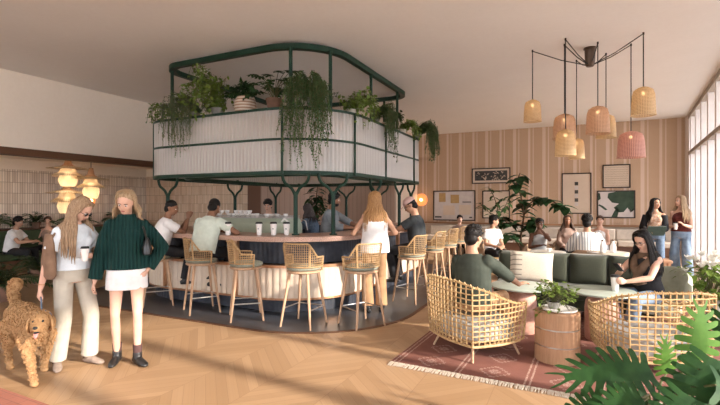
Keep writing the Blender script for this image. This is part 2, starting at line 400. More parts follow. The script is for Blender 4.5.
# ---------------------------------------------------------------- the planted canopy over the bar
cage = thing('planted_bar_canopy', 'green metal canopy frame with fluted glass panels hanging above the bar', 'bar canopy', (-5.15, 7.85, 1.12))
offc = M4.Translation(V((5.15, -7.85, -1.12)))
def cg(mb, name, m, lab=None, sm=30): return mb.xf(offc).build(name, m, cage, sm, label=lab)
GX = (-7.15, -3.18, 5.55, 10.2); RX = (-6.92, -3.45, 5.8, 9.95)
def loop(X, r, z, rad=.03, n=8): return MB().tube([(p[0], p[1], z) for p in rrect(*X, r, .15)], rad, n, True)
def slab(X, r, z0, z1, th):
    o = rrect(*X, r, .1); cx, cy = (X[0]+X[1])/2, (X[2]+X[3])/2
    kx = 1-2*th/(X[1]-X[0]); ky = 1-2*th/(X[3]-X[2])
    return MB().ringwall(o, [(cx+(p[0]-cx)*kx, cy+(p[1]-cy)*ky) for p in o], z0, z1)
cg(slab(RX, (1.0, .45, .45, .45), 4.06, 4.15, .09), 'top_ring', GREEN)
o_ = (GX[0]-.02, GX[1]+.02, GX[2]-.02, GX[3]+.02)
cg(slab(o_, (1.2, .6, .6, .7), 2.04, 2.10, .07), 'bottom_rail', GREEN); cg(slab(o_, (1.2, .6, .6, .7), 2.565, 2.60, .03), 'middle_rail', GREEN)
cg(slab(o_, (1.2, .6, .6, .7), 3.03, 3.07, .06), 'top_rail', GREEN); cg(slab((GX[0]+.42, GX[1]-.42, GX[2]+.42, GX[3]-.42), .5, 2.04, 2.10, .05), 'inner_rail', GREEN)
cg(slab((GX[0]+.03, GX[1]-.03, GX[2]+.03, GX[3]-.03), (1.15, .55, .55, .65), 3.02, 3.05, .36), 'plant_shelf', GREEN, 'dark green shelf under the pots')
for a, b, nm in ((2.10, 2.565, 'lower_glass'), (2.60, 3.03, 'upper_glass')):
    g = rrect(*GX, (1.18, .58, .58, .68), .0117, .010, .07); cx, cy = -5.165, 7.875
    cg(MB().ringwall(g, [(cx+(p[0]-cx)*.996, cy+(p[1]-cy)*.997) for p in g], a, b), nm, FLUTED, 'clear fluted glass band', 60)
g = rrect(GX[0]+.42, GX[1]-.42, GX[2]+.42, GX[3]-.42, .5, .0117, .010, .07)
cg(MB().ringwall(g, [(-5.165+(p[0]+5.165)*.996, 7.875+(p[1]-7.875)*.997) for p in g], 2.12, 2.88), 'inner_glass', FLUTED, 'inner fluted glass band', 60)
# hangers to the ceiling ring
for x, y in ((-6.72, 5.95), (-4.02, 5.86), (-3.55, 6.3), (-3.48, 7.75), (-3.5, 9.2), (-4.1, 9.9), (-6.5, 9.85), (-6.86, 7.9)):
    cg(MB().tube([(x, y, 2.1), (x, y, 4.08)], .03, 8), 'hanger_post', GREEN)
# face posts in front of the glass
for x, y in ((-6.85, 5.66), (-3.95, 5.53), (-3.18, 6.45), (-3.16, 7.72), (-3.16, 9.35), (-5.4, 10.22), (-7.17, 8.0), (-7.1, 9.7)):
    cg(MB().tube([(x, y, 2.05), (x, y, 3.05)], .02, 8), 'face_post', GREEN)
# branching columns standing on the counter
def column(x, y, dx, dy):
    mb = MB().tube([(x, y, 1.12), (x, y, 1.78)], .034, 10).lathe([(.06, 0), (.06, .02)], (x, y, 1.12), 16)
    for s in (-1, 1):
        pts = []
        for t, h in ((0, 1.70), (.03, 1.77), (.07, 1.83), (.13, 1.875), (.19, 1.91), (.225, 1.96), (.24, 2.01), (.24, 2.06)):
            pts.append((x+dx*s*t, y+dy*s*t, h))
        mb.tube(pts, .024, 8)
    cg(mb, 'branching_column', GREEN)
for a in ((-6.72, 5.85, 1, 0), (-3.82, 5.7, 1, 0), (-3.32, 5.98, .6, .8), (-3.3, 7.55, 0, 1), (-3.3, 8.8, 0, 1), (-3.35, 9.7, 0, 1),
          (-6.98, 7.95, 0, 1), (-6.95, 9.45, 0, 1), (-5.2, 10.05, 1, 0), (-4.3, 10.05, 1, 0)): column(*a)

# ---------------------------------------------------------------- bar stools
def shellpt(th, h, rx, ry, flare):  # th: 0 = rear, +-pi/2 sides ; local forward +y
    k = 1+flare*h
    return V((sin(th)*rx*k, -cos(th)*ry*k, h))
def make_stool():
    t = thing('rattan_bar_stool', 'x', 'bar stool')
    SH = .74
    MB().lathe([(.02, 0), (.205, 0), (.225, .012), (.225, .03), (.2, .038), (.02, .038)], (0, 0, SH-.045), 28).build('seat_frame', ASH, t)
    MB().lathe([(.01, 0), (.205, .0), (.228, .02), (.222, .045), (.18, .06), (.01, .066)], (0, 0, SH-.007), 28).build('seat_cushion', SAGE, t)
    for sx in (-1, 1):
        for sy in (-1, 1):
            a = V((sx*.135, sy*.135, SH-.045)); b = V((sx*.225, sy*.215, 0))
            MB().tube([a, a.lerp(b, .5), b], [.021, .019, .013], 10).build('leg', ASH, t)
    q = [V((sx*.196, sy*.188, .24)) for sx, sy in ((-1, -1), (1, -1), (1, 1), (-1, 1))]
    MB().tube([q[3], q[2]], .009, 8).tube([q[0], q[3]], .009, 8).tube([q[1], q[2]], .009, 8).build('footrest', STEEL, t)
    # woven wrap-around back
    def top(th):
        a = abs(th)
        if a < .75: return .30
        if a < 1.25: return .30-.17*((a-.75)/.5)
        return .13-.01*(a-1.25)
    TH = 1.95; fr = MB(); n = 40
    rim = [shellpt(-TH+2*TH*i/n, top(-TH+2*TH*i/n), .245, .232, .38) for i in range(n+1)]
    fr.tube([shellpt(-TH, -.06, .245, .232, .38)]+rim+[shellpt(TH, -.06, .245, .232, .38)], .0115, 8)
    base = [shellpt(-TH+2*TH*i/n, 0, .245, .232, .38) for i in range(n+1)]; fr.tube(base, .009, 8)
    for th in (-.82, .82): fr.tube([shellpt(th, top(th)*k, .245, .232, .38) for k in (0, .5, 1)], .010, 8)
    fr.xf(M4.Translation(V((0, 0, SH+.045)))).build('back_frame', RATTAN, t)
    wv = MB(); m = 36
    for i in range(m+1):
        th = -TH+2*TH*i/m; tp = top(th); wob = .004*(-1)**i
        wv.tube([shellpt(th+wob*2*sin(k*9), tp*k, .245, .232, .38) for k in (0, .33, .66, 1)], .0034, 4, caps=False)
    h = .03
    while h < .30:
        run = []
        for i in range(61):
            th = -TH+2*TH*i/60
            if top(th) > h+.004: run.append(shellpt(th, h, .245, .232, .38)*(1)+V((0, 0, 0)))
            elif run: 
                if len(run) > 1: wv.tube(run, .0034, 4, caps=False)
                run = []
        if len(run) > 1: wv.tube(run, .0034, 4, caps=False)
        h += .030
    wv.xf(M4.Translation(V((0, 0, SH+.045)))).build('woven_back', RATTAN, t)
    return t
stool = make_stool(); tag(stool, group='rattan bar stools around the island bar')
# (x, y, direction the sitter faces)
spots = [(-5.95, 4.98, (.6, .8), 'rattan bar stool under the man in the white t-shirt, leftmost at the bar'),
         (-4.98, 4.95, (.55, .85), 'rattan bar stool under the man in the pale mint shirt'),
         (-4.12, 4.92, (.8, .75), 'empty rattan bar stool right of the man in the mint shirt, back turned left'),
         (-3.20, 4.97, (-.02, 1), 'empty rattan bar stool seen square from behind, middle of the bar front'),
         (-2.52, 5.30, (-.9, .5), 'empty rattan bar stool in front of the long haired woman in white'),
         (-2.40, 6.95, (-1, .2), 'rattan bar stool under the man in the pink cap'),
         (-2.38, 8.05, (-1, .1), 'empty rattan bar stool just behind the man in the pink cap'),
         (-2.38, 9.05, (-1, .2), 'empty rattan bar stool, second from the far end of the bar side'),
         (-2.38, 10.05, (-1, .15), 'empty rattan bar stool at the far end of the bar side')]
def yaw(d): return atan2(-d[0], d[1])
for i, (x, y, d, lb) in enumerate(spots):
    if i == 0: stool.location = (x, y, 0); stool.rotation_euler = (0, 0, yaw(d)); stool['label'] = lb
    else: copytree(stool, None, (x, y, 0), yaw(d), lb)

# ---------------------------------------------------------------- coffee machine and cups
MINT = mat('mint_enamel', (.42, .47, .36), .3, (.38, .43, .33), 5, bs=.02)
em = thing('espresso_machine', 'long mint green espresso machine standing behind the bar counter', 'coffee machine', (-5.05, 6.3, .93))
mb = MB().prism([(-.26, 0), (.26, 0), (.26, .30), (.18, .42), (-.18, .42), (-.26, .34)], -.8, .8, M4(((0, 0, 1), (1, 0, 0), (0, 1, 0))))
bevel(mb.build('body', MINT, em), .02)
MB().bbox((-.78, -.2, .42), (.78, .2, .43)).build('cup_tray', STEEL, em)
mb = MB()
for z in (.455,):
    mb.tube([(-.78, -.2, z), (.78, -.2, z), (.78, .2, z), (-.78, .2, z)], .008, 6, True)
mb.build('tray_rail', STEEL, em)
for x in (-.5, 0, .5):
    MB().lathe([(.03, 0), (.035, .06), (.03, .07)], (x, .29, .18), 12).tube([(x, .3, .2), (x, .42, .17)], [.012, .016], 8).build('group_head', STEEL, em)
MB().tube([(.74, .3, .4), (.80, .36, .36), (.82, .38, .2)], .008, 8).build('steam_wand', STEEL, em)
MB().tube([(.66, -.2, .34), (.78, -.26, .42), (.86, -.24, .36), (.84, -.22, .26)], .016, 8).build('side_handle', WHITE, em)
def make_cup():
    prof = [(.018, 0), (.022, .004), (.036, .03), (.042, .06), (.038, .06), (.032, .032), (.016, .008)]
    return MB().lathe(prof, n=14, caps=False).tube([(.038, 0, .05), (.058, 0, .045), (.058, 0, .022), (.036, 0, .018)], .005, 6)
cupme = make_cup().mesh('espresso_cup', WHITE)
k = 0
for x in [-.72+.105*i for i in range(14)]:
    for y, z in ((-.12, 0), (0, 0), (.12, 0)) + (((-.06, .058),) if x < -.05 else ()):
        if rnd.random() < (.12 if x < 0 else .45): continue
        o = bpy.data.objects.new('espresso_cup', cupme); C.objects.link(o)
        o.location = (-5.05+x+(rnd.random()-.5)*.02, 6.3+y, 1.361+z); o.rotation_euler = (0, 0, rnd.random()*6)
        tag(o, 'small white coffee cup among the many on top of the espresso machine', 'cup', 'white cups on the espresso machine'); k += 1
def make_takeaway(name, label, loc, s=1.0, group=None, grip=False):
    t = thing(name, label, 'cup', loc, 0, group)
    m4 = M4.Scale(s, 4)
    MB().lathe([(.028, 0), (.031, .002), (.043, .145), (.045, .15)], n=20).xf(m4).build('cup_body', WHITE, t)
    MB().lathe([(.047, 0), (.047, .008), (.042, .012), (.041, .022), (.036, .024)], (0, 0, .146), 20).xf(m4).build('lid', BLACK, t)
    return t
def cup_mark(t, s, d):
    """small dark drop-shaped print on the cup wall facing d"""
    a = atan2(d[1], d[0]); mb = MB()
    for (u, z, w_, h_) in ((0, .088, .018, .004), (-.006, .080, .005, .014), (.006, .080, .005, .014), (0, .066, .024, .003)):
        r = (.031+.012*z/.145+.0008)
        q = [(cos(a+(u+du)/r)*r, sin(a+(u+du)/r)*r, z+dz) for du, dz in ((-w_/2, -h_/2), (w_/2, -h_/2), (w_/2, h_/2), (-w_/2, h_/2))]
        mb.add([V(p)*s for p in q], [(0, 1, 2, 3)])
    mb.build('printed_mark', BLACK, t, 0)
for px, lb in ((228, 'white takeaway cup with black lid by the mint shirted man, leftmost on the counter'), (259, 'white takeaway cup with black lid standing alone on the bar counter'),
               (273.5, 'middle white takeaway cup of the three by the canopy column'), (286.5, 'white takeaway cup right against the green canopy column')):
    p = at(px, 6.75, 1.121); t = make_takeaway('takeaway_cup', lb, p, 1.18); cup_mark(t, 1.18, (.4, -.9))
# blender jug beside the machine
# ---------------------------------------------------------------- pendants
CORD = BLACK
BULB = mat('warm_bulb', (1, .8, .5), .4, emit=(1.0, .62, .28), es=7, bs=0)
def weave_mat(name, c, c2, tr):
    m, nt, b, o = nodes(name); x, y, z = sep(nt, coords(nt))
    a = mathn(nt, 'MULTIPLY', mathn(nt, 'ARCTAN2', y, x), 24/(2*pi)*2)
    u = mathn(nt, 'ABSOLUTE', mathn(nt, 'SUBTRACT', mathn(nt, 'FRACT', a), .5)); q = mathn(nt, 'ABSOLUTE', mathn(nt, 'SUBTRACT', mathn(nt, 'FRACT', mathn(nt, 'MULTIPLY', z, 48)), .5))
    k = mathn(nt, 'LESS_THAN', mathn(nt, 'MAXIMUM', u, q), .30)
    col = mixc(nt, k, c, c2); nt.links.new(col, b.inputs['Base Color']); b.inputs['Roughness'].default_value = .6
    t = nt.nodes.new('ShaderNodeBsdfTranslucent'); nt.links.new(col, t.inputs[0]); xx = nt.nodes.new('ShaderNodeMixShader'); xx.inputs[0].default_value = tr
    tp = nt.nodes.new('ShaderNodeBsdfTransparent'); x2 = nt.nodes.new('ShaderNodeMixShader')
    nt.links.new(mathn(nt, 'MULTIPLY', k, .35), x2.inputs[0])
    nt.links.new(b.outputs[0], xx.inputs[1]); nt.links.new(t.outputs[0], xx.inputs[2]); nt.links.new(xx.outputs[0], x2.inputs[1]); nt.links.new(tp.outputs[0], x2.inputs[2]); nt.links.new(x2.outputs[0], o.inputs[0])
    bump(nt, b, k, .4, .003); return m
SHADES = {'straw': weave_mat('straw_weave', (.68, .50, .28), (.44, .28, .13), .32), 'tan': weave_mat('tan_weave', (.60, .39, .25), (.38, .21, .12), .3), 'pale': weave_mat('pale_straw_weave', (.74, .62, .45), (.55, .42, .27), .4), 'pink': weave_mat('pink_weave', (.56, .30, .24), (.36, .17, .13), .3)}
hub = at(590, 7.44, 0); HB = thing('pendant_cluster', 'dark metal ceiling hub with black cables fanning out and eight woven shades', 'ceiling lamp', (hub.x, hub.y, H))
MB().lathe([(.10, 0), (.10, -.02), (.085, -.03), (.075, -.28), (.055, -.31), (.01, -.31)], n=20).build('hub', mat('bronze', (.10, .065, .045), .4, metal=.6), HB)
for i, (px, Z, yt, yb, wpx, kind, lab) in enumerate([
    (532.5, 7.54, 99.5, 121.8, 17, 'straw', 'leftmost small straw shade'), (564.5, 7.25, 113.8, 139, 22, 'tan', 'tan shade'), (565.5, 7.0, 129, 156, 20, 'straw', 'pale straw shade hanging low'),
    (576.5, 8.06, 137.8, 159, 15, 'straw', 'lowest small straw shade'), (597.8, 7.16, 105.8, 133.8, 22, 'tan', 'tan shade'), (606, 7.69, 114, 138, 18.5, 'straw', 'straw shade'),
    (631, 7.24, 131, 157.8, 25, 'pink', 'pink woven shade'), (643.4, 6.76, 86.7, 115.6, 22, 'straw', 'rightmost straw shade')]):
    p = at(px, Z); zt = 1.6+(203.5-yt)*Z/445; zb = 1.6+(203.5-yb)*Z/445; r = wpx/2*Z/445; L = V((p.x-hub.x, p.y-hub.y, 0))
    MB().tube([(0, 0, -.30), L*.5+V((0, 0, -.19)), L*.97+V((0, 0, -.03)), L+V((0, 0, -.02)), L+V((0, 0, -.06)), L+V((0, 0, zt-H))], .008, 6).build('cable', CORD, HB)
    MB().tube([L+V((0, 0, 0)), L+V((0, 0, -.035))], .014, 8).build('ceiling_hook', CORD, HB)
    h = zt-zb; prof = [(.012, 0), (r*.45, -.02), (r*.78, -h*.13), (r*.9, -h*.28), (r*.96, -h*.6), (r, -h*1.0), (r*1.03, -h*1.0), (r*1.03, -h*.985)]
    s = MB().lathe(prof, n=32, caps=False); ob = s.build('lamp_shade', SHADES[kind], HB, 60, label=lab); ob.location = L+V((0, 0, zt-H))
    b = MB().ell((0, 0, -.10), .028, 12, 8).build('bulb', BULB, ob, 60)
    MB().tube([(0, 0, 0), (0, 0, -.075)], .016, 8).build('socket', CORD, ob)
    pl = bpy.data.lights.new('pendant_bulb', 'POINT'); pl.energy = .3; pl.color = (1, .62, .32); pl.shadow_soft_size = .03
    po = bpy.data.objects.new('pendant_bulb', pl); C.objects.link(po); po.location = (p.x, p.y, zt-.17)

# layered rattan pendants in the alcove
def layered(px, Z, y0, y1, wpx, label):
    p = at(px, Z); zt = 1.6+(203.5-y0)*Z/445; zb = 1.6+(203.5-y1)*Z/445; r = wpx/2*Z/445; h = zt-zb
    t = thing('layered_pendant', label, 'ceiling lamp', (p.x, p.y, zt), 0, 'layered rattan pendants in the alcove')
    MB().tube([(0, 0, 2.70-zt), (0, 0, 0)], .008, 6).build('cable', CORD, t)
    sm = SHADES['pale']
    MB().lathe([(r*.12, 0), (r*.2, -h*.22), (r*.35, -h*.28)], n=24, caps=False).build('top_cone', SHADES['tan'], t)
    MB().lathe([(r*.22, -h*.27), (r*.6, -h*.31), (r*1.02, -h*.36), (r*1.02, -h*.37), (r*.6, -h*.33)], n=28, caps=False).build('wide_disc', sm, t)
    MB().lathe([(r*.34, -h*.36), (r*.44, -h*.50), (r*.78, -h*.60), (r*.80, -h*.64), (r*.50, -h*.60)], n=28, caps=False).build('middle_disc', sm, t)
    MB().lathe([(r*.40, -h*.62), (r*.46, -h*.72), (r*.46, -h*.80), (r*.36, -h*.96), (r*.32, -h*.98)], n=28, caps=False).build('lower_bowl', sm, t)
    MB().ell((0, 0, -h*.55), .07, 14, 10).build('bulb', BULB, t)
    pl = bpy.data.lights.new('pendant_bulb', 'POINT'); pl.energy = 4.5; pl.color = (1, .80, .56); pl.shadow_soft_size = .07
    po = bpy.data.objects.new('pendant_bulb', pl); C.objects.link(po); po.location = (p.x, p.y, zt-h*.85)
layered(68, 10.6, 158, 187, 36, 'upper layered rattan pendant lamp above the head of the woman in the white t-shirt')
layered(67, 10.9, 181, 214, 36, 'lower layered rattan pendant lamp hanging under another, behind the woman in the white t-shirt')
layered(91, 10.9, 168, 199, 32, 'layered rattan pendant lamp between the two standing women')
# amber wall lamps
AMBER = mat('amber_glass', (.75, .30, .10), .3, (.6, .22, .07), 8, bs=.02, emit=(1.0, .36, .12), es=.55)
def sconce(p, ax, r, label):
    t = thing('wall_lamp', label, 'wall lamp', p, 0, 'round amber wall lamps')
    q = M4.Rotation(R(90), 4, 'Y') if ax == 'x' else M4.Rotation(R(90), 4, 'X')
    MB().lathe([(.01, 0), (r, 0), (r, .02), (.01, .035)], n=28).xf(q).build('amber_disc', AMBER, t)
    MB().ell((0, 0, 0), .055, 14, 10).xf(M4.Translation(q @ V((0, 0, .07)))).build('bulb', BULB, t)
    pl = bpy.data.lights.new('wall_lamp_bulb', 'POINT'); pl.energy = 1.6; pl.color = (1, .55, .28); pl.shadow_soft_size = .05
    po = bpy.data.objects.new('wall_lamp_bulb', pl); C.objects.link(po); po.location = V(p)+q @ V((0, 0, .22))
sconce((-5.22, 16.34, 1.74), 'y', .24, 'round amber wall lamp on the wallpaper right of the bar')
sconce((-12.39, 8.07, 1.68), 'x', .17, 'round amber wall lamp on the tiles between the two standing women')
sconce((-12.39, 5.15, 2.08), 'x', .2, 'round amber wall lamp on the tiles at the left edge')

# ---------------------------------------------------------------- pictures on the back wall
PAPER = m_plaster('cream_art_paper', (.66, .54, .42), (.58, .46, .35), 5); INK = mat('charcoal_ink', (.05, .05, .05), .8, (.09, .085, .08), 30, bs=0)
DGREEN = mat('painted_dark_green', (.035, .06, .04), .8, (.06, .09, .06), 6, bs=.05); OCHRE = mat('ochre_paint', (.50, .33, .14), .8, (.42, .27, .12), 10, bs=0)
PLILAC = mat('painted_pale_grey', (.62, .56, .52), .8, (.54, .48, .45), 5, bs=0); FRAMEB = mat('thin_dark_frame', (.05, .04, .035), .5, bs=0)
YW = 16.35
def wallx(px): # x of the back wall plane behind image column
    t = (px-360)/445.0; d = FW+RT*t; return d.x*YW/d.y, YW/d.y
def picture(x0, x1, y0, y1, name, label, back=PAPER):
    a, za = wallx(x0); b, zb = wallx(x1); Z = (za+zb)/2; z1 = 1.6+(203.5-y0)*Z/445; z0 = 1.6+(203.5-y1)*Z/445
    w_, h_ = b-a, z1-z0; t = thing(name, label, 'picture', ((a+b)/2, YW-.001, (z0+z1)/2), 0, 'framed pictures on the wallpaper')
    mb = MB(); f = .035
    for c, d in (((0, 0, h_/2-f/2), (w_, .04, f)), ((0, 0, -h_/2+f/2), (w_, .04, f)), ((-w_/2+f/2, 0, 0), (f, .04, h_)), ((w_/2-f/2, 0, 0), (f, .04, h_))):
        mb.box((c[0], -.02, c[2]), d)
    mb.build('frame', FRAMEB, t, 0); MB().box((0, -.008, 0), (w_-.04, .012, h_-.04)).build('canvas', back, t, 0)
    def patch(poly, m, nm='painted_shape', d=.003):
        MB().prism([(u*w_, v*h_) for u, v in poly], .0145, .0145+d, M4(((1, 0, 0), (0, 0, -1), (0, 1, 0)))).build(nm, m, t, 0)
    return t, patch, w_, h_
def rect(u0, v0, u1, v1): return [(u0, v0), (u1, v0), (u1, v1), (u0, v1)]
t, pa, w_, h_ = picture(472, 510.5, 168, 183.5, 'framed_print', 'wide framed print with dense black squiggle band, highest of the left pictures')
pa(rect(-.42, -.3, .42, .32), INK, 'ink_band', .002); rr = random.Random(3)
for i in range(46):
    u, v = rr.uniform(-.39, .37), rr.uniform(-.25, .25); a = rr.uniform(0, pi); l = rr.uniform(.02, .045)
    MB().tube([(u*w_, -.018, v*h_), ((u+l*.6)*w_, -.018, (v+.06*sin(a*3))*h_), ((u+l)*w_, -.018, (v+.1*cos(a))*h_)], .009, 5).build('squiggle', PAPER, t) if i < 40 else None
t, pa, w_, h_ = picture(433.5, 475.5, 190.5, 220.5, 'framed_collage', 'large framed collage of pale and ochre rectangles right of the wall lamp', PLILAC)
pa(rect(-.36, .12, -.2, .42), OCHRE, 'ochre_patch'); pa(rect(-.08, .08, .12, .36), OCHRE, 'ochre_patch'); pa(rect(-.26, -.32, .02, .0), PAPER, 'cream_patch'); pa(rect(.12, -.3, .4, .02), PAPER, 'cream_patch')
pa(rect(-.46, -.41, -.3, -.36), INK, 'ink_line', .001); pa(rect(.36, -.41, .42, -.37), INK, 'ink_line', .001); pa(rect(.2, .1, .4, .13), INK, 'ink_line', .001)
t, pa, w_, h_ = picture(482.5, 510, 190.5, 218.5, 'framed_leaf_print', 'squarish framed pale print partly behind the tall leafy plant, below the black print')
for k in range(7):
    u, v = (-.25+.08*k, -.3+.09*(k % 5)); pa([(u, v), (u+.14, v+.05), (u+.2, v+.17), (u+.06, v+.12)], DGREEN, 'leaf_shape')
t, pa, w_, h_ = picture(561.7, 591.5, 173, 213.8, 'framed_block_print', 'tall framed print with a column of five small dark and pale squares')
for k, m in enumerate((INK, PLILAC, INK, PLILAC, INK, PLILAC)): pa(rect(-.06, .28-.1*k-.085, .06, .28-.1*k), m, 'square')
t, pa, w_, h_ = picture(602.5, 630.5, 164.5, 188, 'framed_line_print', 'pale framed print of faint writing-like lines, highest picture on the right')
for j in range(9):
    pts = [((-.42+.84*i/40)*w_, -.0155, (.38-.095*j+.02*sin(i*1.7+j)*cos(i*.6))*h_) for i in range(41)]
    MB().tube(pts, .006, 4).build('scribble_line', mat('faint_brown_ink', (.45, .34, .25), .9, bs=0), t)
t, pa, w_, h_ = picture(597, 635.3, 190.5, 218, 'framed_painting', 'framed painting of dark green leaf shapes on pale grey, behind the woman in glasses', PLILAC)
pa([(.0, .46), (.48, .46), (.48, -.2), (.38, -.3), (.3, -.12), (.2, -.28), (.05, -.3), (-.06, -.12), (.08, .02), (-.1, .06), (-.22, .24), (-.2, .4)], DGREEN)
pa([(-.12, -.46), (-.06, -.3), (.02, -.1), (.08, -.2), (.04, -.46)], DGREEN); pa([(-.48, .12), (-.4, .2), (-.42, .4), (-.48, .42)], DGREEN); pa([(-.44, .0), (-.34, -.06), (-.22, -.2), (-.28, -.22), (-.4, -.1), (-.47, -.04)], DGREEN)
pa([(.3, -.18), (.36, -.3), (.48, -.34), (.48, -.22), (.4, -.2)], PLILAC)

# ---------------------------------------------------------------- rugs
def m_rug():
    m, nt, b, o = nodes('red_kilim'); v = coords(nt); x, y, z = sep(nt, v); n = noisen(nt, v, 70, 3); n2 = noisen(nt, v, 5, 3)
    c = mixc(nt, n2, (.17, .062, .045), (.25, .10, .07))
    def near(a, t, wd): return mathn(nt, 'LESS_THAN', mathn(nt, 'ABSOLUTE', mathn(nt, 'SUBTRACT', a, t)), wd)
    fx = mathn(nt, 'FRACT', mathn(nt, 'DIVIDE', x, .62))
    lines = mathn(nt, 'MAXIMUM', near(fx, .05, .014), near(fx, .12, .014))
    # stepped diamonds between the lines
    fy = mathn(nt, 'FRACT', mathn(nt, 'DIVIDE', y, .42)); dx = mathn(nt, 'ABSOLUTE', mathn(nt, 'SUBTRACT', fx, .585)); dy = mathn(nt, 'ABSOLUTE', mathn(nt, 'SUBTRACT', fy, .5))
    dd = mathn(nt, 'ADD', mathn(nt, 'MULTIPLY', mathn(nt, 'SNAP', dx, .045), 1.6), mathn(nt, 'SNAP', dy, .07))
    dia = mathn(nt, 'MAXIMUM', near(dd, .30, .04), mathn(nt, 'LESS_THAN', dd, .12))
    k = mathn(nt, 'MULTIPLY', mathn(nt, 'MAXIMUM', lines, mathn(nt, 'MULTIPLY', dia, .7)), mathn(nt, 'GREATER_THAN', n, .44))
    c = mixc(nt, mathn(nt, 'MULTIPLY', k, .6), c, (.55, .40, .33))
    nt.links.new(c, b.inputs['Base Color']); b.inputs['Roughness'].default_value = .95; bump(nt, b, n, .5, .004); return m
rug = thing('kilim_rug', 'red-brown patterned rug with white fringe under the lounge seats', 'rug', (-1.66, 4.17, 0), R(-2.2))
mb = MB(); nx, ny = 60, 80; W_, L_ = 4.0, 5.0
ob = MB().bbox((0, 0, .001), (W_, L_, .011)).build('pile', m_rug(), rug)
FR = mat('cream_fringe', (.62, .54, .44), .95, (.5, .42, .33), 50, bs=.3); mb = MB()
for i in range(330):
    x = .01+W_*i/330; dx = rnd.uniform(-.012, .012); mb.tube([(x, .01, .010), (x+dx*.5, -.03, .012), (x+dx, -.075-rnd.random()*.015, .005)], [.0045, .006, .004], 4)
for i in range(90): x = W_*i/90; mb.ell((x+.02, -.012, .012), (.02, .014, .008), 6, 4)
mb.build('fringe', FR, rug)
def m_rug2():
    m, nt, b, o = nodes('brick_red_rug'); v = coords(nt); n = noisen(nt, v, 60, 3)
    t = nt.nodes.new('ShaderNodeTexBrick'); t.inputs['Scale'].default_value = 1; t.inputs['Brick Width'].default_value = .16; t.inputs['Row Height'].default_value = .075; t.inputs['Mortar Size'].default_value = .004
    t.inputs['Color1'].default_value = (.34, .12, .075, 1); t.inputs['Color2'].default_value = (.27, .09, .06, 1); t.inputs['Mortar'].default_value = (.16, .06, .045, 1); nt.links.new(v, t.inputs['Vector'])
    nt.links.new(mixc(nt, mathn(nt, 'MULTIPLY', n, .4), t.outputs[0], (.44, .2, .13)), b.inputs['Base Color']); b.inputs['Roughness'].default_value = .95; bump(nt, b, n, .4, .003); return m
o2 = MB().bbox((0, 0, .001), (3.2, 1.6, .012)).build('red_rug', m_rug2(), None, 0); o2.location = (-6.8, .56, 0); o2.rotation_euler = (0, 0, R(-1)); tag(o2, 'brick red woven rug at the bottom left corner, in front of the dog', 'rug')

# ---------------------------------------------------------------- rattan lounge armchairs
CANE = mat('honey_rattan', (.55, .385, .20), .45, (.40, .25, .11), 30, bs=.15)
CUSH = mat('cream_cushion', (.46, .45, .42), .9, (.36, .36, .35), 40, bs=.3)
def make_armchair():
    t = thing('rattan_armchair', 'x', 'armchair')
    BZ = .17; TH = 2.35
    def top(th):
        a = min(1, max(0, (abs(th)-.35)/1.9)); return .79-.24*(a*a*(3-2*a))
    def P(th, k):   # k 0..1 from the bottom to the rim
        z = BZ+(top(th)-BZ)*k; f = .90+.06*min(1, (z-BZ)/.4); sq = 1/max(abs(sin(th)), abs(cos(th)))**.6
        return V((sin(th)*.462*f*sq, -cos(th)*.43*f*sq, z))
    mb = MB(); n = 36
    for i in range(n+1):
        th = -TH+2*TH*i/n; j = rnd.uniform(-.012, .012)
        mb.tube([P(th+j*(k-.5), k) for k in (0, .25, .5, .75, 1.0)], .0075, 6)
    z = BZ
    while z < .78:
        run = []
        for i in range(73):
            th = -TH+2*TH*i/72
            if top(th) > z+.012: run.append(P(th, (z-BZ)/(top(th)-BZ))+V((0, 0, rnd.uniform(-.003, .003))))
            else:
                if len(run) > 1: mb.tube(run, .0075, 6)
                run = []
        if len(run) > 1: mb.tube(run, .0075, 6)
        z += .052
    mb.build('woven_shell', CANE, t)
    mb = MB(); n = 110
    for i in range(n):     # looped rim binding
        a = -TH+2*TH*i/n; b = -TH+2*TH*(i+1)/n
        mb.tube([P(a, 1.0), P((a+b)/2, 1)+V((0, 0, .014*(1 if i % 3 else 1.8))), P(b, 1.0)], .009, 6)
    mb.tube([P(-TH, 0), P(-TH, .5), P(-TH, 1)], .013, 8).tube([P(TH, 0), P(TH, .5), P(TH, 1)], .013, 8)
    mb.build('rim', CANE, t)
    bp = [P(-pi+2*pi*i/40, 0) if abs(-pi+2*pi*i/40) < TH else V((sin(-pi+2*pi*i/40)*.42, -cos(-pi+2*pi*i/40)*.40, BZ)) for i in range(40)]
    mb = MB().tube(bp, .014, 8, True)
    for i in range(9): x = -.36+.09*i; yy = .36*sqrt(max(0, 1-(x/.42)**2)); mb.tube([(x, -yy, BZ), (x, yy, BZ)], .007, 6)
    for i in range(8): x = -.32+.09*i; yy = .36*sqrt(max(0, 1-(x/.42)**2)); mb.tube([(-yy, x, BZ+.012), (yy, x, BZ+.012)], .007, 6)
    mb.build('base_frame', CANE, t)
    for sx in (-1, 1):
        for sy in (-1, 1): MB().tube([(sx*.26, sy*.25, BZ+.01), (sx*.33, sy*.31, 0)], [.015, .011], 8).build('leg', ASH, t)
    bevel(MB().loft([((0, .02, BZ+.03), .36, .35), ((0, .02, BZ+.06), .36, .345), ((0, .02, BZ+.16), .36, .345), ((0, .02, BZ+.20), .33, .32)], 28, power=.75).build('seat_cushion', CUSH, t), .01)
    return t
ac = make_armchair(); tag(ac, 'honey rattan lattice armchair under the man in the dark green shirt', group='lattice rattan armchairs on the rug')
ac.location = tuple(at(475, 4.85, .012)); ac.rotation_euler = (0, 0, yaw((.62, .78)))
copytree(ac, None, tuple(at(647, 4.32, .012)), yaw((-.42, .9)), 'honey rattan lattice armchair, empty, behind the split leaf plant at right')

